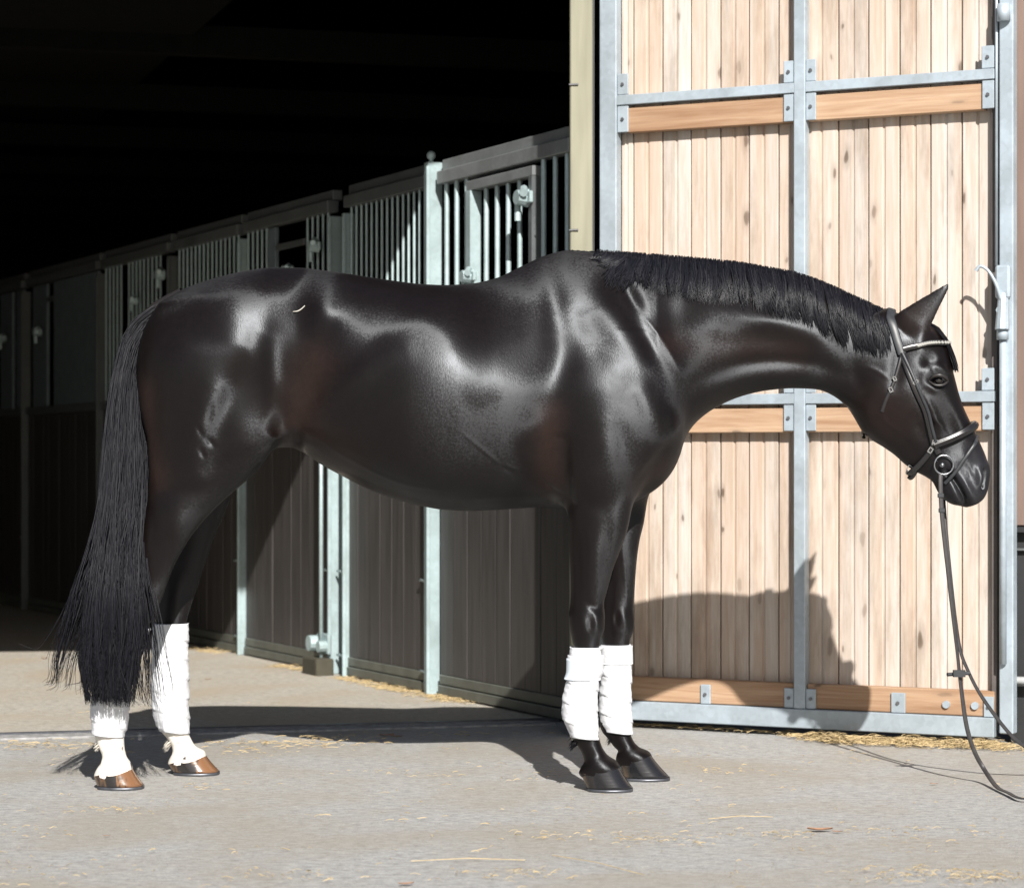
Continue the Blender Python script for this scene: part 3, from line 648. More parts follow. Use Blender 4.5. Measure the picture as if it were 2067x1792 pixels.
# ears
def ear(base, tip, yb, yt, rb, rw):
    A = np.array([hx(base[0]), yb, hz(base[1], 1800)]); B = np.array([hx(tip[0]), yt, hz(tip[1], 1800)])
    xi = np.where((gx > min(A[0], B[0]) - .09) & (gx < max(A[0], B[0]) + .09))[0]; yi = np.where((gy > min(yb, yt) - .07) & (gy < max(yb, yt) + .07))[0]; zi = np.where((gz > A[2] - .09) & (gz < B[2] + .03))[0]
    Pn = np.stack(np.meshgrid(gx[xi], gy[yi], gz[zi], indexing='ij'), -1)
    d = B - A; L = np.linalg.norm(d); d /= L
    t = np.clip(((Pn - A) @ d) / L, -.12, 1); C = A + t[..., None] * L * d
    e = Pn - C; ny = np.array([0, 1.0, 0]); ny = ny - d * (ny @ d); ny /= np.linalg.norm(ny); nn = np.cross(d, ny)
    tt = np.clip(t, 0, 1)
    prof = np.interp(tt, [0, .15, .32, .6, .8, .93, 1], [1.0, .86, .72, .46, .28, .15, .06])
    ex = e @ nn; ey = e @ ny; el = e @ d
    rho = np.sqrt((ex / (rb * prof)) ** 2 + (ey / (rw * prof)) ** 2 + (el / .02) ** 2)
    f = (rho - 1) * rw * prof
    # hollow on the front/outer side
    fx = ex - np.sign((ex * 0 + 1)) * rb * prof * .35
    rho2 = np.sqrt((fx / (rb * prof * .8)) ** 2 + ((ey + np.sign(-yb) * 0 + rw * prof * (.55 if yb < 0 else -.55)) / (rw * prof * .75)) ** 2)
    sub = np.ix_(xi, yi, zi); Fd[sub] = smin(Fd[sub], f.astype(np.float32), .010)
ear((1836, 655), (1908, 575.5), -.060, -.080, .056, .026)
ear((1856, 652), (1890, 590), .062, .085, .034, .022)
# ---- surface nets
def surface_nets(Fv, ox, oy, oz, h):
    S = Fv < 0; n0, n1, n2 = S.shape
    cnt = np.zeros((n0 - 1, n1 - 1, n2 - 1), np.int8)
    for a in (0, 1):
        for b in (0, 1):
            for c in (0, 1): cnt += S[a:n0 - 1 + a, b:n1 - 1 + b, c:n2 - 1 + c]
    act = (cnt > 0) & (cnt < 8); I = np.argwhere(act); idm = np.full(act.shape, -1, np.int32); idm[act] = np.arange(len(I))
    acc = np.zeros((len(I), 3)); num = np.zeros(len(I))
    corners = [(a, b, c) for a in (0, 1) for b in (0, 1) for c in (0, 1)]
    for A in corners:
        for ax in range(3):
            if A[ax] == 1: continue
            B = list(A); B[ax] = 1
            va = Fv[I[:, 0] + A[0], I[:, 1] + A[1], I[:, 2] + A[2]].astype(float); vb = Fv[I[:, 0] + B[0], I[:, 1] + B[1], I[:, 2] + B[2]].astype(float)
            cr_ = (va < 0) != (vb < 0); t = np.where(cr_, va / np.where(cr_, va - vb, 1), 0)
            p = np.array(A, float)[None].repeat(len(I), 0); p[:, ax] = t
            acc += p * cr_[:, None]; num += cr_
    V = (I + acc / num[:, None]) * h + np.array([ox, oy, oz])
    Q = []
    for ax in range(3):
        sl0 = [slice(1, -1)] * 3; sl0[ax] = slice(0, -1); sl1 = list(sl0); sl1[ax] = slice(1, None)
        a0 = S[tuple(sl0)]; a1 = S[tuple(sl1)]; E = np.argwhere(a0 != a1)
        off = np.array([1, 1, 1]); off[ax] = 0; E = E + off
        u_, v_ = [(1, 2), (2, 0), (0, 1)][ax]
        eu = np.zeros(3, int); eu[u_] = 1; ev = np.zeros(3, int); ev[v_] = 1
        q = np.stack([idm[tuple((E - eu - ev).T)], idm[tuple((E - ev).T)], idm[tuple(E.T)], idm[tuple((E - eu).T)]], 1)
        ins = S[tuple(E.T)]
        q[~ins] = q[~ins][:, ::-1]; Q.append(q)
    Q = np.vstack(Q); Q = Q[(Q >= 0).all(1)]
    return V, Q
V, Q = surface_nets(Fd, gx[0], gy[0], gz[0], hgs)
del Fd
# keep largest component is implied; laplacian (taubin) smoothing
def nbr_avg(V, Q):
    e = np.vstack([Q[:, [0, 1]], Q[:, [1, 2]], Q[:, [2, 3]], Q[:, [3, 0]]])
    s = np.zeros_like(V); n = np.zeros(len(V))
    for k in range(3): s[:, k] = np.bincount(e[:, 0], V[e[:, 1], k], len(V)) + np.bincount(e[:, 1], V[e[:, 0], k], len(V))
    n = np.bincount(e[:, 0], minlength=len(V)) + np.bincount(e[:, 1], minlength=len(V))
    return s / n[:, None]
def normals(V, Q):
    n = np.cross(V[Q[:, 2]] - V[Q[:, 0]], V[Q[:, 3]] - V[Q[:, 1]]); o = np.zeros_like(V)
    for i in range(4):
        for k in range(3): o[:, k] += np.bincount(Q[:, i], n[:, k], len(V))
    return o / (np.linalg.norm(o, axis=1, keepdims=True) + 1e-12)
for _ in range(7):
    V = V + .6 * (nbr_avg(V, Q) - V); V = V - .62 * (nbr_avg(V, Q) - V)
# ---- muscle relief
Nn = normals(V, Q)
px_v = CX + V[:, 0] * F / midY(V[:, 0]); py_v = HZ - (V[:, 2] - CAMH) * F / midY(V[:, 0])
PXV = np.stack([px_v, py_v], 1)
side = np.clip((np.abs(Nn[:, 1]) - .15) / .5, 0, 1); side = side * side * (3 - 2 * side)
def dist_poly(pts, n=None):
    p = cr(pts, max(8, len(pts) * 6)) if len(pts) > 2 else np.array(pts, float)
    lo = p.min(0) - 220; hi = p.max(0) + 220
    m = np.where((PXV > lo).all(1) & (PXV < hi).all(1))[0]
    D = np.full(len(m), 1e9); Tn = np.zeros(len(m)); Q_ = PXV[m]
    for i in range(len(p) - 1):
        a, b = p[i], p[i + 1]; ab = b - a; t = np.clip(((Q_ - a) @ ab) / (ab @ ab + 1e-9), 0, 1)
        d = np.linalg.norm(Q_ - a - t[:, None] * ab, axis=1); bt = d < D; D[bt] = d[bt]; Tn[bt] = (i + t[bt]) / (len(p) - 1)
    return m, D, Tn
disp = np.zeros(len(V))
def relief(pts, amp, sig, taper=True, inner=False):
    if len(pts) == 1:
        m = np.arange(len(V)); D = np.linalg.norm(PXV - np.array(pts[0]), axis=1); Tn = np.full(len(V), .5); tp = 1
    else:
        m, D, Tn = dist_poly(pts); ln_ = np.linalg.norm(np.diff(np.array(pts, float), axis=0), axis=1).sum(); kt = np.clip(ln_ / sig / 8, 0, 1) if taper else 0; tp = 1 - kt * .8 * (1 - np.sin(np.pi * np.clip(Tn, 0.0, 1.0)))
    disp[m] += amp * np.exp(-.5 * (D / sig) ** 2) * tp * side[m]
# shoulder and base of the neck
relief([(1222, 560), (1262, 630), (1310, 705), (1350, 780), (1380, 850)], -.0065, 16)
relief([(1195, 585), (1240, 655), (1290, 740), (1335, 825)], .007, 22)
relief([(1165, 560), (1195, 640), (1232, 720), (1262, 790)], .006, 24)
relief([(1180, 640), (1205, 700)], -.010, 22)
relief([(1128, 640), (1130, 720), (1112, 800), (1108, 900), (1128, 990)], -.017, 27)
relief([(1105, 560), (1118, 620), (1122, 680)], -.006, 18)
relief([(1200, 790), (1215, 830)], .010, 45)
relief([(1185, 905)], .012, 42); relief([(1165, 960)], .010, 26)
relief([(1235, 850), (1250, 900), (1255, 950)], -.005, 16)
relief([(1152, 1006), (1210, 1016), (1262, 985)], -.007, 15)
relief([(1335, 870)], .014, 30); relief([(1290, 800), (1310, 840)], .006, 16)
relief([(1275, 985), (1320, 935), (1345, 885)], -.010, 10)
relief([(1225, 1040), (1222, 1100), (1212, 1180)], -.004, 8)
relief([(1185, 1040), (1182, 1120), (1180, 1190)], .004, 12)
# barrel, flank, quarters
relief([(1136, 890), (1138, 950), (1142, 1015)], -.010, 9, False); relief([(556, 880), (575, 878), (600, 862)], .006, 7, False)
relief([(1010, 660)], -.008, 55); relief([(880, 760)], .006, 60); relief([(760, 650)], -.004, 45); relief([(960, 870)], -.004, 50); relief([(700, 860)], -.004, 35)
relief([(592, 872), (640, 842), (700, 790), (760, 748), (820, 722)], .007, 17)
relief([(625, 790)], -.026, 42); relief([(655, 700)], -.012, 34); relief([(600, 850), (640, 815)], -.008, 16)
relief([(658, 635)], .011, 22); relief([(652, 655), (640, 700)], .006, 16)
relief([(545, 680), (515, 760), (470, 850), (435, 930)], -.012, 19)
relief([(500, 775)], -.005, 26)
relief([(562, 700), (568, 800), (552, 870), (556, 900)], .012, 13)
relief([(455, 800), (430, 870), (425, 920)], .010, 26)
relief([(515, 885)], .012, 30)
relief([(410, 770)], .012, 55); relief([(350, 650), (430, 640), (520, 610)], .006, 24)
relief([(335, 740), (328, 830), (335, 930)], -.007, 14)
relief([(300, 985), (360, 990), (430, 985), (470, 960)], -.006, 12)
relief([(375, 1040)], .008, 24); relief([(320, 1010), (330, 1080), (310, 1140)], -.004, 9)
relief([(440, 950), (470, 930)], -.006, 10)
# neck
relief([(1395, 775), (1480, 742), (1560, 732), (1640, 738), (1710, 765)], -.012, 11)
relief([(1385, 815), (1460, 775), (1550, 757), (1640, 762)], .006, 12)
relief([(1340, 690), (1440, 690), (1540, 690), (1640, 712)], -.006, 20)
relief([(1330, 625), (1420, 628), (1520, 646), (1620, 680), (1700, 725)], .008, 15)
relief([(1300, 650), (1340, 720), (1370, 780)], .007, 12)
relief([(1255, 575), (1290, 640)], -.008, 10)
relief([(1715, 745), (1735, 790)], -.008, 12)
# head
relief([(1775, 800)], .010, 34); relief([(1845, 790), (1875, 838), (1893, 875)], .008, 6); relief([(1900, 840), (1925, 900)], -.006, 12)
relief([(1868, 733)], -.012, 11); relief([(1858, 757), (1872, 742), (1893, 746), (1906, 760)], .010, 6)
relief([(1862, 778), (1880, 788), (1902, 780)], .006, 5)
relief([(1866, 768), (1882, 771), (1899, 768)], -.010, 7)
relief([(1808, 700), (1800, 760), (1790, 800)], -.006, 9)
side_k = side.copy(); side[:] = np.maximum(side, (px_v > 1890) * (np.abs(V[:, 1]) > .012))
relief([(1985, 950), (1987, 966), (1981, 986)], -.022, 4.5, False); relief([(1974, 940), (1975, 965), (1972, 990)], .008, 6); relief([(1981, 935), (1993, 945), (1995, 965)], .005, 5)
relief([(1950, 900), (1965, 930)], -.005, 10); relief([(1945, 985), (1965, 1010)], .006, 8); relief([(1915, 990), (1925, 1008)], .006, 8)
relief([(1908, 953), (1924, 975), (1938, 1000), (1944, 1015)], -.013, 3.6, False); relief([(1915, 945), (1940, 975), (1953, 1005)], .005, 6)
side[:] = side_k
relief([(1850, 700), (1858, 668)], .006, 12); relief([(1838, 752), (1850, 800), (1870, 850)], -.004, 8); relief([(1900, 790), (1925, 840), (1950, 890)], .004, 7); relief([(1840, 850), (1865, 890)], -.004, 10); relief([(1760, 780), (1745, 830), (1765, 870)], .004, 10)
relief([(1890, 925), (1915, 935), (1935, 925)], .004, 8); relief([(1925, 930), (1950, 950)], -.003, 6)
relief([(1820, 900), (1850, 925)], -.004, 9)
# knees and hocks
relief([(1172, 1240), (1176, 1262)], .004, 6); relief([(1203, 1238), (1200, 1262)], .004, 6); relief([(1188, 1235), (1188, 1270)], -.003, 4); relief([(1262, 1240), (1262, 1262)], .004, 6); relief([(1246, 1236), (1246, 1268)], -.003, 4); relief([(1160, 1060), (1165, 1150), (1164, 1215)], -.004, 6); relief([(1200, 1050), (1196, 1130), (1190, 1190)], .005, 9); relief([(395, 1180), (388, 1215)], .004, 6); relief([(370, 1170), (360, 1225)], -.005, 7)
relief([(1185, 1212), (1200, 1222)], -.004, 5)
V = V + Nn * disp[:, None]
V = V + .5 * (nbr_avg(V, Q) - V)
# veins and skin folds, fine and low
Nn = normals(V, Q); disp[:] = 0
relief([(1270, 1230), (1262, 1150), (1255, 1080)], .0015, 2.2)
relief([(1150, 1010), (1110, 985), (1080, 960)], -.003, 3); relief([(1050, 1010), (990, 1012), (930, 1018)], -.002, 4)
relief([(440, 888), (452, 900)], -.004, 3.5); relief([(425, 905), (434, 925)], -.0035, 3)
relief([(452, 820), (440, 860)], -.003, 4); relief([(1850, 935), (1862, 950)], -.002, 3)
relief([(1690, 748), (1745, 745), (1790, 770)], .002, 3); relief([(1855, 830), (1880, 850), (1905, 880)], .0022, 2.6); relief([(1880, 850), (1900, 862)], .0018, 2.2); relief([(1760, 830), (1790, 860), (1820, 880)], .0015, 3); relief([(1955, 935), (1962, 955)], -.0018, 2); relief([(1948, 945), (1953, 965)], -.0018, 2); relief([(1180, 1050), (1186, 1100), (1184, 1160), (1190, 1215)], .0018, 2.4)
relief([(930, 870), (1010, 935), (1060, 950)], .0016, 2.6); relief([(1000, 925), (1040, 960)], -.0016, 3); relief([(640, 880), (720, 930), (820, 975), (920, 990)], .0014, 3); relief([(1290, 640), (1335, 700), (1370, 770)], .0015, 2.5); relief([(420, 860), (432, 885)], -.003, 3); relief([(350, 990), (385, 985)], -.0015, 2.5)
V = V + Nn * disp[:, None]
# markings map: coat colour, with shade painted into nostril and mouth line
base_c = np.array([.0050, .0034, .0031]); brown = np.array([.024, .0125, .009]); white = np.array([.74, .70, .64]); grey = np.array([.022, .022, .026])
C = np.tile(base_c, (len(V), 1))
def blob(c, pts, sig, amt):
    global C
    if len(pts) == 1: D = np.linalg.norm(PXV - np.array(pts[0]), axis=1); m = np.arange(len(V))
    else: m, D, _ = dist_poly(pts)
    wgt = (amt * np.exp(-.5 * (D / sig) ** 2))[:, None]; C[m] = C[m] * (1 - wgt) + c * wgt
blob(brown, [(610, 860), (630, 790), (650, 740)], 30, .5); blob(brown, [(1110, 840), (1105, 900), (1110, 980)], 20, .55)
blob(brown, [(305, 800), (310, 900), (330, 960)], 22, .55); blob(brown, [(640, 900), (700, 930)], 30, .4)
blob(brown, [(1340, 950), (1300, 985)], 22, .5); blob(brown, [(1780, 850)], 50, .35); blob(brown, [(1845, 645)], 30, .3)
blob(brown, [(1345, 700), (1480, 705), (1600, 715)], 22, .3); blob(grey, [(1960, 960)], 45, .8); blob(np.array([.002, .002, .002]), [(1985, 952), (1987, 966), (1981, 984)], 4.5, .9); blob(np.array([.002, .002, .002]), [(1908, 953), (1924, 975), (1938, 1000), (1944, 1015)], 2.6, .9)  # near-black blobs: painted shade in the nostril slit and mouth line
yv = V[:, 1]
hindpx = px_v < 600
zedge = .305
wm = np.clip((zedge - V[:, 2]) / .02, 0, 1) * hindpx
nz_ = np.array([noise.noise(Vector((float(v[0]) * 45, float(v[1]) * 45, float(v[2]) * 30))) for v in V[wm > 0]]) if (wm > 0).any() else None
wmi = np.where(wm > 0)[0]
wl_ = wm[wmi] * np.clip(1 - np.clip((nz_ - .42) * 8, 0, 1) * (V[wmi, 2] < .13), 0, 1)
C[wmi] = C[wmi] * (1 - wl_[:, None]) + white * wl_[:, None]
# world position: undo shear
V[:, 1] += midY(V[:, 0]) - HB
me = np_mesh('body', V, Q)
ca = me.color_attributes.new('marking_shade', 'FLOAT_COLOR', 'POINT'); ca.data.foreach_set('color', np.hstack([C, np.ones((len(C), 1))]).astype(np.float32).ravel())
# bright and dark sheen patches set by hair angle (degrees below backward horizontal)
SHEEN_ANGLES = [(850,700,4),(880,760,2),(780,740,4),(700,800,2),(650,842,0),(840,800,8),(880,860,8),(900,930,10),(1000,900,10),(950,970,18),(860,930,14),(1050,840,12),(1010,960,18),(1060,740,30),
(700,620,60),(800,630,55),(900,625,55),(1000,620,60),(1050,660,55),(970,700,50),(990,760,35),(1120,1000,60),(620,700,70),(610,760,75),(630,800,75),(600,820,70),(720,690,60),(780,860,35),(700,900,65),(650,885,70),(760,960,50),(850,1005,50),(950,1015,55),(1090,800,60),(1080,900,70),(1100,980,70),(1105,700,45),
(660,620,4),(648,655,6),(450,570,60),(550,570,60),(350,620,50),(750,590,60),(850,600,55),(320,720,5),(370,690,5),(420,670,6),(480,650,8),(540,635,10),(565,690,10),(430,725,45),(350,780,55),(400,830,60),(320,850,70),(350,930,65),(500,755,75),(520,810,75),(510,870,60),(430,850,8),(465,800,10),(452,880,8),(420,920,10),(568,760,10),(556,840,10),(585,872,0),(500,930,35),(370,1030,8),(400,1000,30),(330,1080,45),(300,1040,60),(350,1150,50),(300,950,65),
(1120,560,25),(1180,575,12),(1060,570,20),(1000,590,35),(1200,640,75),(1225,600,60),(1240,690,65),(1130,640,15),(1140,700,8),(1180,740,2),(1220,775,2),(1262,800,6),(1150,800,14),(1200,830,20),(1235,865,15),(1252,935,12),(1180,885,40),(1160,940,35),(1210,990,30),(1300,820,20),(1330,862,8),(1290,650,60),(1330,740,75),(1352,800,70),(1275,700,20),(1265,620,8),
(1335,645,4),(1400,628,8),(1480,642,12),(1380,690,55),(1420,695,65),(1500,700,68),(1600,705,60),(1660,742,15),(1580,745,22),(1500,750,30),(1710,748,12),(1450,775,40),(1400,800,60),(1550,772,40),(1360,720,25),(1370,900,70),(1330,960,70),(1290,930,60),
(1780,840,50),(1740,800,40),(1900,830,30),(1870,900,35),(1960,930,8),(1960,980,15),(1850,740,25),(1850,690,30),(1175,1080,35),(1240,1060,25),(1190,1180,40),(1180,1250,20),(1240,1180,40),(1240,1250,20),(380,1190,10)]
SHEEN_ANGLES = np.array(SHEEN_ANGLES, float); num = np.zeros((len(V), 2)); den = np.full(len(V), 1e-9)
for (fx_, fy_, fa) in SHEEN_ANGLES:
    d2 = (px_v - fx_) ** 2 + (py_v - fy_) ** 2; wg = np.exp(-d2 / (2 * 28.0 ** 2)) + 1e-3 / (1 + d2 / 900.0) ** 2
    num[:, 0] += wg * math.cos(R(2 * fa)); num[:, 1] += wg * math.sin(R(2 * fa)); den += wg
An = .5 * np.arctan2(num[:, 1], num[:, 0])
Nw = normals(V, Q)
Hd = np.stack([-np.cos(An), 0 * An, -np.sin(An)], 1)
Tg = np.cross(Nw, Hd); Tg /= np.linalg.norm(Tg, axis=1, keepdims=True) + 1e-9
la = me.attributes.new('sheen_tangent', 'FLOAT_VECTOR', 'POINT'); la.data.foreach_set('vector', Tg.astype(np.float32).ravel())
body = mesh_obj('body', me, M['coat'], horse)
def hw(px, py, off, side=-1, Y=None):
    """point near the horse in horse-local coordinates: off = lateral distance from the mid plane"""
    X = float(hx(px)); return Vector((X, float(midY(X)) - HB + side * off, float(hz(py, px))))
# ---- eye
bm = bm_new(); p = hw(1884, 770, .092); bmesh.ops.create_uvsphere(bm, u_segments=20, v_segments=14, radius=.015, matrix=Matrix.Translation(p))
eye_m = simple('dark_eye', (.006, .004, .003), .06, bmp=0, spec=1.0)
bm_obj('eye', bm, eye_m, horse, smooth=True)
bm = bm_new(); p = hw(1883, 769, .094, 1); bmesh.ops.create_uvsphere(bm, u_segments=20, v_segments=14, radius=.015, matrix=Matrix.Translation(p)); bm_obj('eye', bm, eye_m, horse, smooth=True)
def lid(pts, r): tube_obj('eyelid', [hw(a, b, c) for a, b, c in pts], r, M['coat_plain'], horse, 8)
M['coat_plain'] = simple('eyelid_skin', (.016, .014, .014), .45, 0, .2, 60, .2, .002)
lid([(1864, 771, .098), (1872, 762, .108), (1885, 760, .112), (1897, 765, .107), (1903, 773, .098)], [.002, .0065, .0075, .006, .002])
lid([(1864, 771, .098), (1875, 779, .108), (1888, 780, .109), (1897, 776, .104), (1902, 771, .098)], [.003, .0045, .005, .004, .003])
# ---- hooves
def hoof(k_, g_b, g_f, c_b, c_f, yh, mat):
    Yl = LT[k_][5]; yc = LT[k_][3][-1]
    cv = lambda p: ((p[0] - CX) * Yl / F, max(0, CAMH + (HZ - p[1]) * Yl / F))
    gb, gf, cb, cf = cv(g_b), cv(g_f), cv(c_b), cv(c_f)
    gb = (gb[0], 0.010); gf = (gf[0], 0.010)
    n, rings = 36, []
    for t in np.linspace(0, 1, 9):
        xb, zb = gb[0] + (cb[0] - gb[0]) * t, gb[1] + (cb[1] - gb[1]) * t
        xf, zf = gf[0] + (cf[0] - gf[0]) * t - .004 * math.sin(math.pi * t), gf[1] + (cf[1] - gf[1]) * t
        wy = yh * (1 - .16 * t); ring = []
        if t == 1: pass
        for a in np.arange(n) / n * 2 * np.pi:
            ca_, sa = math.cos(a), math.sin(a)
            ex = np.sign(ca_) * abs(ca_) ** .85; ey = np.sign(sa) * abs(sa) ** (.75)
            fx = (ex + 1) / 2
            ring.append((xb + (xf - xb) * fx, wy * ey * (1.0 if ca_ > -.2 else .93), zb + (zf - zb) * fx))
        rings.append(ring)
    inner = [((x - (cb[0] + cf[0]) / 2) * .85 + (cb[0] + cf[0]) / 2, y * .85, z - .004 + .008) for x, y, z in rings[-1]]
    rings.append(inner)
    V_ = np.array(rings).reshape(-1, 3); K = len(rings)
    xm = (gb[0] + gf[0]) / 2; ym = midY(xm) - HB + yc
    V_[:, 1] += ym
    idx = np.arange(K * n).reshape(K, n); nx = np.roll(idx, -1, 1)
    q = np.stack([idx[:-1], nx[:-1], nx[1:], idx[1:]], -1).reshape(-1, 4)
    me = np_mesh('hoof', V_, q); bm = bmesh.new(); bm.from_mesh(me); bm.verts.ensure_lookup_table()
    bm.faces.new([bm.verts[i] for i in range(n)][::-1]); bm.faces.new([bm.verts[(K - 1) * n + i] for i in range(n)]); bm.to_mesh(me); bm.free()
    h = mesh_obj('hoof', me, mat, horse)
    # steel shoe
    bot = np.array(rings[0]); cen = bot.mean(0)
    ou = bot + (bot - cen) * .015; inn = bot - (bot - cen) * .35
    Vs = []
    for z in (0.0, .0095):
        for rr in (ou, inn):
            v = rr.copy(); v[:, 2] = z; v[:, 1] += ym; Vs.append(v)
    Vs = np.vstack(Vs); i0 = np.arange(n); i1 = (i0 + 1) % n
    qs = np.vstack([np.stack([i0, i1, i1 + 2 * n, i0 + 2 * n], 1), np.stack([i0 + 2 * n, i1 + 2 * n, i1 + 3 * n, i0 + 3 * n], 1), np.stack([i1 + n, i0 + n, i0 + 3 * n, i1 + 3 * n], 1), np.stack([i1, i0, i0 + n, i1 + n], 1)])
    mesh_obj('horseshoe', np_mesh('horseshoe', Vs, qs, False), M['rail'], h)
    return h
hs = []
for args, hm, fm in ((('fn', (1184, 1600), (1277, 1600), (1172, 1560), (1245, 1537), .062), 'hoof_dark', 0), (('ff', (1257, 1577), (1352, 1577), (1247, 1540), (1310, 1517), .061), 'hoof_dark', 0),
                 (('hn', (197, 1598), (290, 1598), (190, 1566), (262, 1540), .060), 'hoof_horn', 1), (('hf', (352, 1564), (444, 1564), (342, 1540), (412, 1515), .059), 'hoof_horn', 1)):
    h = hoof(*args, M[hm])
# ---- leg bandages
def wrap(k_, rows, label, strap=None, cut=None):
    Yl = LT[k_][5]; n = 48
    z_ = np.array([CAMH + (HZ - r[0]) * Yl / F for r in rows]); xb = np.array([(r[1] - CX) * Yl / F for r in rows]); xf = np.array([(r[2] - CX) * Yl / F for r in rows])
    zz = np.linspace(z_.max(), z_.min(), 90); b0, f0 = spl(z_, xb, zz), spl(z_, xf, zz)
    lb, lf, ly, lh = leg_at(k_, zz)
    cxm, rx = (b0 + f0) / 2, (f0 - b0) / 2; ry = lh + (rx - (lf - lb) / 2) * .9 + .006
    ang = np.arange(n) / n * 2 * np.pi; ca_, sa = np.cos(ang), np.sin(ang)
    T = (zz - zz[-1]) / (zz[0] - zz[-1])
    # spiral overlaps: small proud steps winding down, plus folds
    ph = (zz[:, None] / .062 + ang[None] / (2 * np.pi) * 1.0) % 1.0
    step = .0034 * (1 - ph) ** 2
    nz = np.array([[noise.noise(Vector((math.cos(a) * 1.3, math.sin(a) * 1.3, z * 22 + hash(k_) % 7))) for a in ang] for z in zz]) * .0030
    nz += np.array([[noise.noise(Vector((math.cos(a) * 3.0, math.sin(a) * 3.0, z * 90 + 5 - a * 1.2))) for a in ang] for z in zz]) * .0022
    d = step + nz
    X = cxm[:, None] + (rx[:, None] + d) * np.sign(ca_) * np.abs(ca_) ** .92; Y = (ry[:, None] + d) * np.sign(sa) * np.abs(sa) ** .92
    Zg = np.repeat(zz[:, None], n, 1) + 0.0
    Z_ = Zg - (X - cxm[:, None]) * .10 * (1 - T[:, None])
    Yw = Y + (ly[:, None]) + midY(cxm)[:, None] - HB
    Vw = np.stack([X, Yw, Z_], -1)
    t0 = Vw[0].copy(); c0 = t0.mean(0); inn = c0 + (t0 - c0) * .80 - np.array([0, 0, .008]); b1 = Vw[-1].copy(); c1 = b1.mean(0); inb = c1 + (b1 - c1) * .80 + np.array([0, 0, .008])
    Vw = np.vstack([inn[None], Vw, inb[None]]); K = len(Vw)
    idx = np.arange(K * n).reshape(K, n); nx = np.roll(idx, -1, 1)
    q = np.stack([idx[:-1], idx[1:], nx[1:], nx[:-1]], -1).reshape(-1, 4)
    o = mesh_obj('leg_bandage', np_mesh('leg_bandage', Vw.reshape(-1, 3), q), M['cloth'], horse)
    if label: o['label'] = label
    return o, (cxm, rx, ry, ly, zz)
def strap_on(o, info, z0, z1, a0, a1, mat, off=.005):
    cxm, rx, ry, ly, zz = info; zr = zz[::-1]; zs = np.linspace(z0, z1, 10); A = np.linspace(a0, a1, 26); Vv = []
    for lay in (off + .003, off - .004):
        for z in zs:
            c, r1, r2, y = [np.interp(z, zr, a[::-1]) for a in (cxm, rx, ry, ly)]
            for a in A: Vv.append((c + (r1 + lay) * math.cos(a), (r2 + lay) * math.sin(a) + y + float(midY(c)) - HB, z))
    Vv = np.array(Vv); nA = len(A); nz = len(zs); idx = np.arange(2 * nA * nz).reshape(2, nz, nA); q = []
    for l in (0, 1): q.append(np.stack([idx[l, :-1, :-1], idx[l, :-1, 1:], idx[l, 1:, 1:], idx[l, 1:, :-1]], -1).reshape(-1, 4))
    for e0, e1 in ((idx[:, 0, :], 0), (idx[:, -1, :], 0), (idx[:, :, 0], 0), (idx[:, :, -1], 0)):
        q.append(np.stack([e0[0, :-1], e0[0, 1:], e0[1, 1:], e0[1, :-1]], -1).reshape(-1, 4))
    mesh_obj('strap', np_mesh('strap', Vv, np.vstack(q), False), mat, o)
o, inf = wrap('fn', [(1305, 1150, 1215), (1318, 1149, 1215), (1357, 1148, 1214), (1366, 1145, 1210), (1400, 1138, 1207), (1430, 1134, 1206), (1455, 1137, 1206), (1475, 1146, 1208), (1489, 1152, 1209)], None)
strap_on(o, inf, float(hz(1358, 1180)) - .006, float(hz(1322, 1180)) + .002, math.pi * 1.02, math.pi * 1.62, M['velcro'], .006)
strap_on(o, inf, float(hz(1360, 1180)) - .006, float(hz(1316, 1180)) + .002, math.pi * .6, math.pi * 1.98, M['cloth'], .002)
o, inf = wrap('ff', [(1301, 1214, 1274), (1340, 1215, 1275), (1380, 1213, 1275), (1410, 1210, 1275), (1440, 1209, 1275), (1462, 1214, 1276), (1479, 1222, 1278)], None)
strap_on(o, inf, .372, .430, math.pi * .6, math.pi * 2.3, M['cloth'], .002)
o, inf = wrap('hn', [(1268, 226, 304), (1300, 216, 290), (1340, 203, 276), (1390, 190, 262), (1430, 183, 259), (1460, 184, 256), (1485, 186, 250)], None)
o, inf = wrap('hf', [(1257, 311, 381), (1300, 309, 381), (1350, 308, 382), (1400, 307, 382), (1440, 310, 382), (1476, 322, 383)], None)
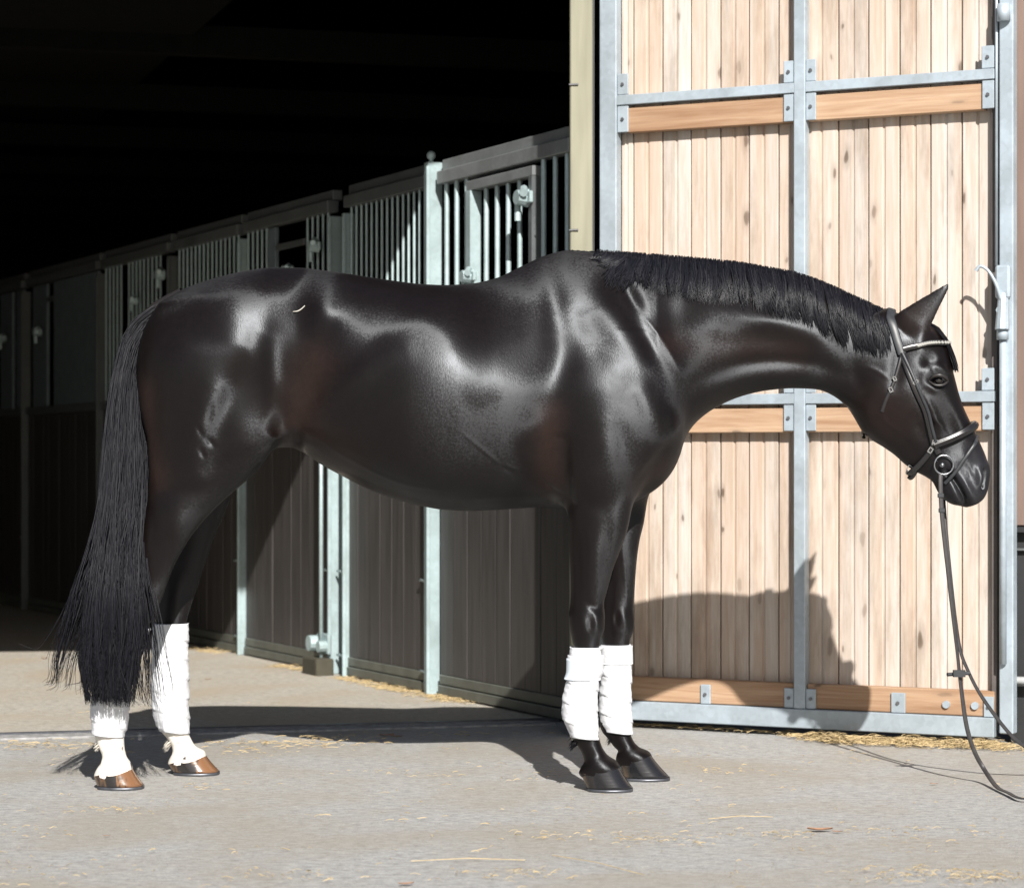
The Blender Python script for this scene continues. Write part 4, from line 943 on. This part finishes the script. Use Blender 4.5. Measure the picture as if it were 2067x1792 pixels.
# ---- tail
def tail():
    Lc = [(372, 590), (318, 612), (270, 645), (248, 682), (233, 735), (220, 800), (210, 870), (205, 940), (200, 1010), (190, 1080), (178, 1140), (165, 1210), (160, 1280), (160, 1345), (172, 1405)]
    Rc = [(385, 612), (345, 645), (318, 680), (296, 720), (286, 780), (288, 850), (294, 920), (293, 990), (288, 1050), (283, 1110), (286, 1170), (290, 1230), (288, 1290), (278, 1350), (268, 1410)]
    Lc = np.array(Lc, float); Rc = np.array(Rc, float); nT = len(Lc)
    N, Mn = 3200, 26
    a = rng.uniform(0, 1, N); b = rng.uniform(-1, 1, N)      # across, through
    tl = np.clip(rng.normal(.99, .05, N), .55, 1.08); tl[rng.random(N) < .25] *= rng.uniform(.55, .95)
    s0 = rng.uniform(0, .30, N) ** 1.0
    NC = 130; ca0 = rng.uniform(0, 1, NC); cb0 = rng.uniform(-1, 1, NC); cph = rng.uniform(0, 6.28, NC); cin = rng.uniform(.45, .92, NC)
    clump = np.argmin((a[:, None] - ca0[None]) ** 2 + .25 * (b[:, None] - cb0[None]) ** 2, 1)
    S = np.zeros((N, Mn, 3)); tt = np.linspace(0, 1, Mn)
    out = np.where(rng.random(N) < .75, rng.random(NC)[clump], rng.random(N)); wisp = np.zeros(N); wisp[out < .17] = rng.uniform(.15, 1.0, (out < .17).sum()); wcl = rng.uniform(.1, 1.05, NC); sel = out < .17; wisp[sel] = np.clip(wcl[clump[sel]] + rng.normal(0, .04, sel.sum()), .05, 1.2); 
    wr = np.zeros(N); mr = (out > .85); wr[mr] = rng.uniform(.2, 1.0, mr.sum())
    for i in range(N):
        t = s0[i] + (tl[i] - s0[i]) * tt; tc = np.clip(t, 0, 1) * (nT - 1); k = np.minimum(tc.astype(int), nT - 2); f = (tc - k)[:, None]
        L_ = Lc[k] * (1 - f) + Lc[k + 1] * f; R_ = Rc[k] * (1 - f) + Rc[k + 1] * f
        cl = clump[i]; ck = cin[cl] * np.clip((t - .12) / .75, 0, 1) ** .8
        aa = a[i] * (1 - ck) + ca0[cl] * ck + .04 * np.sin(t * 7 + cph[cl]) * t + .03 * np.sin(t * 15 + cph[cl] * 3) * t
        p = L_ + (R_ - L_) * aa[:, None]
        p[:, 1] += np.maximum(t - 1, 0) * 220
        wv_ = np.clip((t - .5) / .5, 0, 1.2)
        if wisp[i] > 0:
            q_ = wisp[i]
            p[:, 0] -= q_ * 92 * wv_ ** 1.7; p[:, 1] -= q_ * 34 * wv_ ** 2.2
            if rng.random() < .05: p[:, 0] -= 45 * wv_ ** 2; p[:, 1] -= 60 * wv_ ** 2
        if wr[i] > 0:
            q_ = round(wr[i] * 3) / 3 + rng.normal(0, .035); p[:, 0] += q_ * 72 * wv_ ** 1.6 * (a[i] * .7 + .5)
        p[:, 0] += (1.0 * np.sin(t * 40 + i) + 1.6 * np.sin(t * 17 + i * 1.7) + 2.5 * np.sin(t * 11 + cph[cl] * 5)) * (.3 + t)
        yd = np.interp(t, [0, .12, .3, .55, .78, 1], [-.02, -.05, -.105, -.19, -.265, -.29]); th = np.interp(t, [0, .1, .35, .8, 1], [.022, .035, .05, .062, .04])
        bb_ = b[i] * (1 - ck * .8) + cb0[cl] * ck * .8
        y = yd - th * (bb_ * .9) * np.sqrt(np.clip(1 - (2 * (a[i] - .5)) ** 2 * .7, .1, 1)) + .005 * np.sin(t * 13 + i * 2.1)
        Yl = 7.92 + yd
        S[i, :, 0] = (p[:, 0] - CX) * Yl / F; S[i, :, 2] = CAMH + (HZ - p[:, 1]) * Yl / F; S[i, :, 1] = 7.92 + y - HB
    rad = np.interp(tt, [0, .1, .6, 1], [.0008, .0015, .0015, .0004])[None] * rng.uniform(.5, 1.5, (N, 1))
    Vt, qt = tubes(S, rad, 3)
    mesh_obj('tail', np_mesh('tail', Vt, qt), M['hair'], horse)
tail()
# dock: solid core under the tail hair
dk = [((x - CX) * 7.88 / F, 7.92 - .03 - HB, CAMH + (HZ - y) * 7.88 / F) for x, y in ((375, 606), (325, 632), (290, 668), (272, 720), (262, 790), (258, 860))]
tube_obj('dock', dk, [.045, .042, .040, .036, .028, .012], M['coat_plain'], horse, 14)
# ---- mane
def mane():
    N, Mn = 5200, 9
    u = rng.uniform(0, 1, N); cxp = np.where(rng.random(N) < .10, 1205 + rng.random(N) * 90, 1255 + u * 537)
    low = lambda x: np.interp(x, [1225, 1262, 1290, 1340, 1400, 1500, 1600, 1650, 1700, 1745, 1790], [528, 552, 580, 598, 610, 628, 655, 680, 712, 722, 718])
    topp = lambda x: np.interp(x, [t[0] for t in T_top], [t[1] for t in T_top])
    tt = np.linspace(0, 1, Mn); S = np.zeros((N, Mn, 3))
    edges = np.cumsum(rng.uniform(6, 19, 90)) + 1195; lock = edges[np.clip(np.searchsorted(edges, cxp), 0, 89)] - 4
    for i in range(N):
        x0 = cxp[i]; y0 = topp(x0) + rng.uniform(-3, 9); ln = (low(x0) - y0) * np.clip(rng.normal(.90, .10) + .04 * math.sin(lock[i] * 2.1), .45, 1.10)
        lean = np.interp(x0, [1205, 1260, 1330, 1500, 1700, 1790], [-18, -30, -12, 4, 16, 10]) + rng.normal(0, 4) + 5 * math.sin(lock[i] * .9)
        x = x0 + lean * tt ** 1.4 + (lock[i] - x0) * .60 * tt ** 1.0 + 1.2 * np.sin(tt * 7 + x0 * .35) * tt + 3.4 * np.sin(tt * 7 + lock[i]) * tt
        y = y0 + ln * tt
        X = hx(x); Z = hz(y, x)
        sd_ = trunk_side(X, np.minimum(Z, spl(tx, tz, X) - .004)); lay = rng.uniform(.001, .010) * np.interp(tt, [0, .3, 1], [.6, 1, .8]) + .004 * np.sin(lock[i] * 1.3 + tt * 3)
        yy = -(np.maximum(sd_, .006) + lay)
        Z = Z + .003
        S[i, :, 0] = X; S[i, :, 2] = Z; S[i, :, 1] = yy + midY(X) - HB
    # some roots fall just over the crest to the far side
    m = rng.random(N) < .12; S[m, 0, 1] += .02
    rad = np.interp(tt, [0, .2, .7, 1], [.0012, .0017, .0016, .0005])[None] * rng.uniform(.7, 1.3, (N, 1))
    # loose hairs at the withers end
    K = 260; S2 = np.zeros((K, Mn, 3))
    for i in range(K):
        x0 = rng.uniform(1245, 1300); y0 = topp(x0) + rng.uniform(2, 22)
        x = x0 - (20 + rng.uniform(0, 18)) * tt; y = y0 + rng.uniform(35, 62) * tt ** 1.1
        X = hx(x); Z = hz(y, x); S2[i, :, 0] = X; S2[i, :, 2] = Z; S2[i, :, 1] = -(trunk_side(X, Z) + rng.uniform(.002, .010)) + midY(X) - HB
    # fringe of short hairs standing on the crest
    K3 = 700; S3 = np.zeros((K3, Mn, 3))
    for i in range(K3):
        x0 = rng.uniform(1150, 1790); y0 = topp(x0) + 3
        hh = rng.uniform(1.5, 5) * (1 if x0 > 1290 else .6); x = x0 + rng.normal(3, 4) * tt; y = y0 - hh * np.sin(tt * np.pi * .8)
        X = hx(x); S3[i, :, 0] = X; S3[i, :, 2] = hz(y, x); S3[i, :, 1] = rng.normal(0, .006) - tt * .01 + midY(X) - HB
    S = np.concatenate([S, S2, S3]); rad = np.vstack([rad, rad[:K], rad[:K3] * .7])
    Vt, qt = tubes(S, rad, 3); mesh_obj('mane', np_mesh('mane', Vt, qt), M['mane_hair'], horse)
mane()
def forelock():
    N, Mn = 420, 9; tt = np.linspace(0, 1, Mn); S = np.zeros((N, Mn, 3))
    pth = np.array([(1862, 650), (1888, 664), (1908, 692), (1920, 725), (1926, 750)], float)
    for i in range(N):
        ln = rng.uniform(.6, 1.0); k = np.clip(tt * ln, 0, 1) * 4; j = np.minimum(k.astype(int), 3); f = (k - j)[:, None]; p = pth[j] * (1 - f) + pth[j + 1] * f
        sp = rng.uniform(-1, 1); p[:, 0] += 5 * tt - 6 * np.abs(sp) * tt + rng.uniform(-4, 4); p[:, 1] += rng.uniform(-3, 6)
        X = hx(p[:, 0]); S[i, :, 0] = X; S[i, :, 2] = hz(p[:, 1], 1880); S[i, :, 1] = sp * .035 * (.5 + tt * .9) - .012 * tt + midY(X) - HB
    Vt, qt = tubes(S, np.interp(tt, [0, .5, 1], [.0015, .0015, .0005])[None].repeat(N, 0), 3); mesh_obj('forelock', np_mesh('forelock', Vt, qt), M['hair'], horse)
forelock()
# ------------------------------------------------------------------ bridle (rests on the horse: its own thing)
br = empty('bridle', (0, HB, 0)); tag(br, 'black leather bridle with white browband and steel bit ring on the horse\'s head', 'bridle')
def bp(px, py, extra=.006, side=-1):
    return hw(px, py, head_side(px, py) + extra, side)
def strap_path(name, pts, width, thick, mat, parent=br, extra=.004, n=None, side=-1):
    P_ = [bp(a, b, extra, side) for a, b in pts]
    return strap_obj(name, P_, [Vector((0, side * 1.0, 0))] * len(P_), width, thick, mat, parent, n)
def over(pts_near, apex, width, thick, mat, name, nside=(0, -1, 0)):
    pass
def loop_strap(name, near, top_px, width, thick, mat, far=True, extra=.004, lift=.0):
    """near side path from low end up to (excluded) the top of the head, over it and mirrored down the far side"""
    pn = [bp(a, b, extra) for a, b in near]; nn = [Vector((0, -1, 0))] * len(pn)
    tx_, ty_ = top_px; top = hw(tx_, ty_, 0); nd = Vector((.3, 0, 1))
    sh = head_side(*near[-1])
    pts = pn + [hw(tx_ - 0, ty_ + 0, sh * .55)] + [top] + [hw(tx_, ty_, sh * .55, 1)] + [bp(a, b, extra, 1) for a, b in near[::-1]]
    nrm = nn[:-1] + [Vector((0, -1, 0)) + nd * .4] + [Vector((0, -.6, 0)) + nd, nd, Vector((0, .6, 0)) + nd] + [Vector((0, 1, 0)) + nd * .4] + [Vector((0, 1, 0))] * (len(pn) - 1)
    return strap_obj(name, pts, nrm, width, thick, mat, br)
loop_strap('headpiece', [(1811, 718), (1803, 692), (1795, 662), (1791, 643)], (1797, 628), .027, .006, M['leather_grey'])
# browband across the forehead
bb = [(1813, 708), (1828, 704), (1843, 701), (1862, 696), (1880, 694)]
pts = [bp(a, b, .007) for a, b in bb] + [hw(1906, 694, .045), hw(1911, 694, 0), hw(1906, 694, .045, 1)] + [bp(a, b, .007, 1) for a, b in bb[::-1]]
nr = [Vector((0, -1, 0))] * 4 + [Vector((.4, -1, 0)), Vector((.8, -.6, 0.2)), Vector((1, 0, .3)), Vector((.8, .6, .2)), Vector((.4, 1, 0))] + [Vector((0, 1, 0))] * 4
bbo = strap_obj('browband', pts, nr, .018, .006, M['leather'], br)
bm = bm_new()
crp = cr([tuple(p + Vector(n_).normalized() * .007) for p, n_ in zip(pts[2:-2], nr[2:-2])], 34)
for p in crp: bmesh.ops.create_icosphere(bm, subdivisions=1, radius=.0062, matrix=Matrix.Translation(Vector(p)))
bm_obj('crystal_trim', bm, M['crystal'], bbo)
strap_path('cheekpiece', [(1811, 715), (1820, 745), (1832, 779), (1845, 806), (1857, 830), (1867, 862), (1877, 895), (1888, 915)], .020, .006, M['leather'])
strap_path('cheekpiece', [(1811, 715), (1824, 745), (1838, 779), (1850, 806), (1862, 832), (1871, 862), (1880, 892)], .010, .007, M['leather_grey'], extra=.009)
strap_path('cheekpiece', [(1811, 715), (1832, 779), (1857, 830), (1877, 895), (1888, 915)], .020, .006, M['leather'], side=1)
tl_ = strap_path('throatlatch', [(1811, 716), (1804, 742), (1796, 768), (1787, 790), (1778, 810), (1771, 832)], .012, .005, M['leather'])
strap_path('throatlatch', [(1811, 716), (1796, 768), (1778, 810), (1768, 838), (1748, 868), (1744, 882)], .012, .005, M['leather'], side=1)
# buckles
def buckle(px, py, s, rz, parent=br, extra=.012):
    p = bp(px, py, extra); bm = bm_new(); w2, h2, t = .007 * s, .009 * s, .0017
    for lo, hi in (((-w2, -t, -h2), (w2, t, -h2 + t * 1.6)), ((-w2, -t, h2 - t * 1.6), (w2, t, h2)), ((-w2, -t, -h2 + t), (-w2 + t * 1.6, t, h2 - t)), ((w2 - t * 1.6, -t, -h2 + t), (w2, t, h2 - t))): bm_box(bm, lo, hi)
    o = bm_obj('buckle', bm, M['chrome'], parent, loc=p); o.rotation_euler = (0, rz, 0)
buckle(1795, 767, .8, -.4); buckle(1787, 789, .9, -.4); buckle(1836, 774, 1.0, .4); buckle(1878, 893, 1.1, .3); buckle(1870, 909, 1.0, .6)
# padded noseband round the nose
nb = [(1876, 899), (1892, 893), (1910, 886), (1930, 877), (1942, 871), (1952, 866)]
pts = [bp(a, b, .007) for a, b in nb] + [hw(1962, 860, .034), hw(1966, 858, 0), hw(1962, 860, .034, 1)] + [bp(a, b, .007, 1) for a, b in nb[::-1]]
nr = [Vector((0, -1, 0))] * 5 + [Vector((.4, -1, 0)), Vector((.9, -.5, .3)), Vector((1, 0, .4)), Vector((.9, .5, .3)), Vector((.4, 1, 0))] + [Vector((0, 1, 0))] * 5
nbo = strap_obj('noseband', pts, nr, .026, .010, M['leather'], br)
strap_obj('noseband_piping', [p + Vector(n_).normalized() * .009 for p, n_ in zip(pts, nr)], nr, .012, .005, M['leather'], nbo)
jp = [(1876, 899), (1866, 918), (1852, 936), (1838, 950)]
strap_obj('chin_strap', [bp(a, b, .005) for a, b in jp[:3]] + [hw(1838, 951, .03), hw(1834, 956, 0), hw(1838, 951, .03, 1)], [Vector((0, -1, 0))] * 3 + [Vector((-.5, -.5, -.6)), Vector((-.6, 0, -.8)), Vector((-.5, .5, -.6))], .018, .006, M['leather'], br)
buckle(1834, 945, 1.1, .5, extra=.02)
strap_obj('chin_strap', [hw(1846, 950, .028), hw(1840, 962, .01), hw(1836, 964, 0), hw(1840, 962, .01, 1)], [Vector((0, -1, -.3)), Vector((-.3, -.5, -.6)), Vector((-.6, 0, -.8)), Vector((-.5, .5, -.6))], .014, .006, M['leather'], br)
fs = [(1972, 880), (1962, 895), (1948, 914), (1936, 931), (1925, 948), (1912, 964), (1902, 975)]
strap_path('flash_strap', fs, .011, .0045, M['leather_grey'], extra=.004)
# bit ring
rp = bp(1897, 938, .018)
bm = bm_new()
n1, n2 = 40, 10; rv_ = []
ring_t = []
for i in range(n1):
    a = i / n1 * 2 * math.pi
    for j in range(n2):
        b_ = j / n2 * 2 * math.pi; rr = .030 + .0027 * math.cos(b_)
        ring_t.append((rr * math.cos(a), .0034 * math.sin(b_), rr * math.sin(a)))
idx = np.arange(n1 * n2).reshape(n1, n2); q = np.stack([idx, np.roll(idx, -1, 1), np.roll(np.roll(idx, -1, 1), -1, 0), np.roll(idx, -1, 0)], -1).reshape(-1, 4)
bm.free(); ro = mesh_obj('bit_ring', np_mesh('bit_ring', np.array(ring_t), q), M['chrome'], br, loc=rp)
ro2 = mesh_obj('bit_ring', ro.data, None, br, loc=bp(1897, 938, .018, 1))
bm = bm_new(); bm_cyl(bm, rp + Vector((-.004, .0, .0)), Vector((rp.x - .004, ro2.location.y, rp.z)), .007, 10); bm_obj('mouthpiece', bm, M['chrome'], br, smooth=True)
# reins
def W(px, py, Y): return P(px, py, Y) - Vector((0, HB, 0))
def Gd(px, py, z): return G(px, py, z) - Vector((0, HB, 0))
y0 = rp.y + HB
r1 = [W(1898.5, 957, y0 - .006), W(1898.5, 984, y0 - .01), W(1902, 1047, y0 - .012), W(1915, 1164, y0 - .01), W(1926, 1262, y0), W(1932, 1320, y0 + .01), W(1941, 1398, y0 + .02), W(1951, 1465, y0 + .03), W(1967, 1516, y0 + .04), W(1989, 1556, y0 + .03), Gd(2012, 1588, .012), Gd(2034, 1600, .010), Gd(2062, 1612, .010), Gd(2110, 1612, .010)]
yn = [Vector((.1, -1, 0))] * 4 + [Vector((.5, -1, 0)), Vector((.7, -.7, 0)), Vector((.5, -1, 0)), Vector((.1, -1, 0)), Vector((-.3, -1, .1)), Vector((-.3, -1, .3)), Vector((-.2, -.4, 1)), Vector((0, 0, 1)), Vector((0, 0, 1)), Vector((0, 0, 1))]
strap_obj('rein', r1, yn, .014, .004, M['rein'], br, n=160)
fy = ro2.location.y + HB
r2 = [W(1901, 948, fy), W(1903, 990, fy - .01), W(1908, 1060, fy - .03), W(1918, 1164, fy - .06), W(1928, 1250, fy - .10), W(1938, 1312, fy - .11), W(1951, 1348, fy - .11), W(1974, 1394, fy - .10), W(2009, 1445, fy - .08), W(2044, 1487, fy - .05), W(2072, 1508, fy - .02), W(2110, 1522, fy)]
strap_obj('rein', r2, [Vector((.2, -1, .1))] * 4 + [Vector((.6, -.8, .2))] * 4 + [Vector((.3, -1, .5))] * 4, .013, .004, M['rein'], br, n=160)
bm = bm_new(); pa = W(1912, 1361, y0 + .01); pb = W(1958, 1358, y0 + .03); bm_cyl(bm, pa, pb, .006, 8); bm_box(bm, tuple(W(1927, 1366, y0) - Vector((0.004, .004, 0))), tuple(W(1946, 1352, y0) + Vector((.004, .012, 0)))); bm_obj('rein_stop', bm, M['leather_grey'], br)
for zz, px in ((1000, 1899), (1030, 1901)):
    bm = bm_new(); c = W(px, zz, y0 - .015); bm_box(bm, c - Vector((.010, .004, .007)), c + Vector((.010, .004, .007)), .002); bm_obj('rein_keeper', bm, M['leather_grey'], br)

# pale bit of straw caught on the coat over the hip
hs_ = [(604, 638), (613, 637), (620, 633), (627, 626)]
tube_o = tube_obj('straw_wisp', [Vector((float(hx(a)), float(midY(hx(a))) - float(trunk_side(hx(a), hz(b, a))) - .006, float(hz(b, a)))) for a, b in hs_], [.001, .002, .002, .0015], simple('bleached_straw', (.40, .38, .34), .6), None, 6)
tag(tube_o, 'short pale curved wisp of straw stuck to the horse\'s hip', 'straw')
# tufts of hair behind the fetlocks
def tuft(px, py, k_, n=30, ln=.018, mt=None, name='fetlock_tuft'):
    Yl = LT[k_][5]; g = np.random.default_rng(5); S = []
    for i in range(n):
        x = (px - CX) * Yl / F + g.normal(0, .003); z = CAMH + (HZ - py) * Yl / F + g.normal(0, .008); zc_ = max(z, .05); y = LT[k_][3][-1] + midY(x) - HB + g.normal(0, .012)
        S.append([(x + .012, y, z + .004), (x - .004, y, z - ln * .4), (x - .010 + g.normal(0, .004), y + g.normal(0, .004), z - ln)])
    S = np.array(S); V_, q_ = tubes(S, np.tile([.0014, .0012, .0003], (n, 1)), 3); mesh_obj(name, np_mesh(name, V_, q_), mt or M['hair'], horse)
M['pale_hair'] = simple('pale_hair', (.60, .56, .50), .6, bmp=0)
tuft(1157, 1496, 'fn'); tuft(1233, 1486, 'ff', 20); tuft(341, 1496, 'hf', 40, .022, M['pale_hair']); tuft(200, 1500, 'hn', 30, .015, M['pale_hair'])
# ------------------------------------------------------------------ straw and litter lying about
def straw_obj(name, spots, mat, ln=(.02, .08), r=.0011, seed=1):
    g = np.random.default_rng(seed); S = []
    for (c, sx, sy, n, rz) in spots:
        for i in range(n):
            x, y = g.normal(0, sx), g.normal(0, sy); ca_, sa = math.cos(rz), math.sin(rz)
            p = np.array([c[0] + x * ca_ - y * sa, c[1] + x * sa + y * ca_, .006 + abs(g.normal(0, .004)) + (.02 * math.exp(-(x / sx) ** 2) * g.random() if n > 120 else 0)])
            a = g.uniform(0, math.pi); l = g.uniform(*ln) * .5; d = np.array([math.cos(a) * l, math.sin(a) * l, g.uniform(-.08, .12) * l])
            e0, e1 = p - d, p + d; e0[2] = max(e0[2], .005); e1[2] = max(e1[2], .005); mdp = p + np.array([g.normal(0, .002), g.normal(0, .002), .003])
            S.append([e0, mdp, e1])
    S = np.array(S); V_, q_ = tubes(S, np.full(S.shape[:2], r) * g.uniform(.6, 1.6, (len(S), 1)), 3)
    o = mesh_obj(name, np_mesh(name, V_, q_), mat); tag(o, kind='stuff'); return o
sp = []
def line_spots(p, q, n, per, sx, sy, off=None):
    rz = math.atan2((q - p).y, (q - p).x)
    for k in range(n):
        c = p.lerp(q, (k + .5) / n + random.uniform(-.3, .3) / n); sp.append((c, sx, sy, int(per * random.uniform(.3, 1.5)), rz))
line_spots(G(-60, 1508), G(180, 1506), 6, 16, .10, .09); line_spots(G(440, 1508), G(700, 1499), 7, 24, .10, .10); line_spots(G(700, 1492), G(1050, 1484), 4, 8, .15, .03)
line_spots(G(1290, 1466), G(1600, 1484), 6, 50, .08, .018); line_spots(G(1680, 1498), G(2040, 1512), 11, 210, .06, .05); line_spots(G(1590, 1490), G(1700, 1497), 3, 90, .04, .02)
fs_ = lambda px, o_: stall_pt(px) + SN * o_
line_spots(fs_(960, .04), fs_(880, .06), 5, 60, .07, .04); line_spots(fs_(860, .08), fs_(720, .08), 6, 70, .08, .03); line_spots(fs_(660, .08), fs_(600, .1), 2, 60, .05, .03); line_spots(fs_(480, .10), fs_(430, .10), 3, 70, .07, .05)
straw_obj('straw', sp, M['straw'], ln=(.015, .06), r=.0009, seed=3)
sp = []
for (x, y, n) in ((1330, 1700, 50), (1480, 1560, 26), (195, 1640, 30), (430, 1590, 20), (1500, 1690, 26), (1900, 1775, 160), (2040, 1780, 40), (600, 1770, 30), (820, 1560, 14), (1580, 1695, 16), (1160, 1690, 30), (70, 1335, 16), (990, 1770, 40), (1840, 1680, 24), (1250, 1650, 10), (330, 1330, 8), (40, 1690, 22)):
    sp.append((G(x, y), .10, .05, n, 0.0))
for k in range(150):
    x, y = random.uniform(-40, 2100), 1500 + 300 * random.random(); sp.append((G(x, y), .05, .05, random.randint(1, 4), 0))
for k in range(25):
    x, y = random.uniform(-40, 1000), random.uniform(1330, 1470); sp.append((G(x, y), .05, .05, random.randint(1, 3), 0))
straw_obj('scattered_straw', sp, M['straw'], ln=(.005, .03), r=.0007, seed=9)
# long single stalks
st = [((1115, 1725), (1300, 1765)), ((830, 1737), (1060, 1735)), ((1430, 1652), (1560, 1648)), ((1190, 1722), (1260, 1740)), ((1330, 1765), (1420, 1790))]
S = []
for p, q in st[:3]:
    a_, b_ = G(*p, .006), G(*q, .006); m_ = (a_ + b_) / 2 + Vector((0, .012, .004)); S.append([tuple(a_), tuple(m_), tuple(b_)])
S = np.array(S); V_, q_ = tubes(S, np.full(S.shape[:2], .0010), 5); o = mesh_obj('straw_stalks', np_mesh('straw_stalks', V_, q_), M['straw']); tag(o, kind='stuff')
# dry leaves and wood chips: few, each curled
leafs = [(780, 1487, .06), (800, 1489, .05), (1655, 1679, .07), (1690, 1682, .03), (215, 1690, .018), (90, 1330, .04), (140, 1345, .03), (420, 1373, .03), (820, 1788, .04), (1885, 1585, .025), (735, 1355, .03), (850, 1375, .02)]
Vl, Fl = [], []
for (x, y, s) in leafs:
    c = G(x, y); a = random.uniform(-.5, .5); ca_, sa = math.cos(a), math.sin(a); i0 = len(Vl)
    for i in range(6):
        for j in range(3):
            u = i / 5 - .5; v = (j - 1) * .22 * math.sin(math.pi * (i / 5 * .9 + .08)); z = .005 + .006 * abs(u) * s / .05 + .003 * abs(j - 1) * s / .05
            Vl.append((c.x + (u * ca_ - v * sa) * s, c.y + (u * sa + v * ca_) * s, z))
    for i in range(5):
        for j in range(2): Fl.append((i0 + i * 3 + j, i0 + (i + 1) * 3 + j, i0 + (i + 1) * 3 + j + 1, i0 + i * 3 + j + 1))
o = mesh_obj('dry_leaves', np_mesh('dry_leaves', np.array(Vl), np.array(Fl)), M['leaf']); tag(o, kind='stuff')
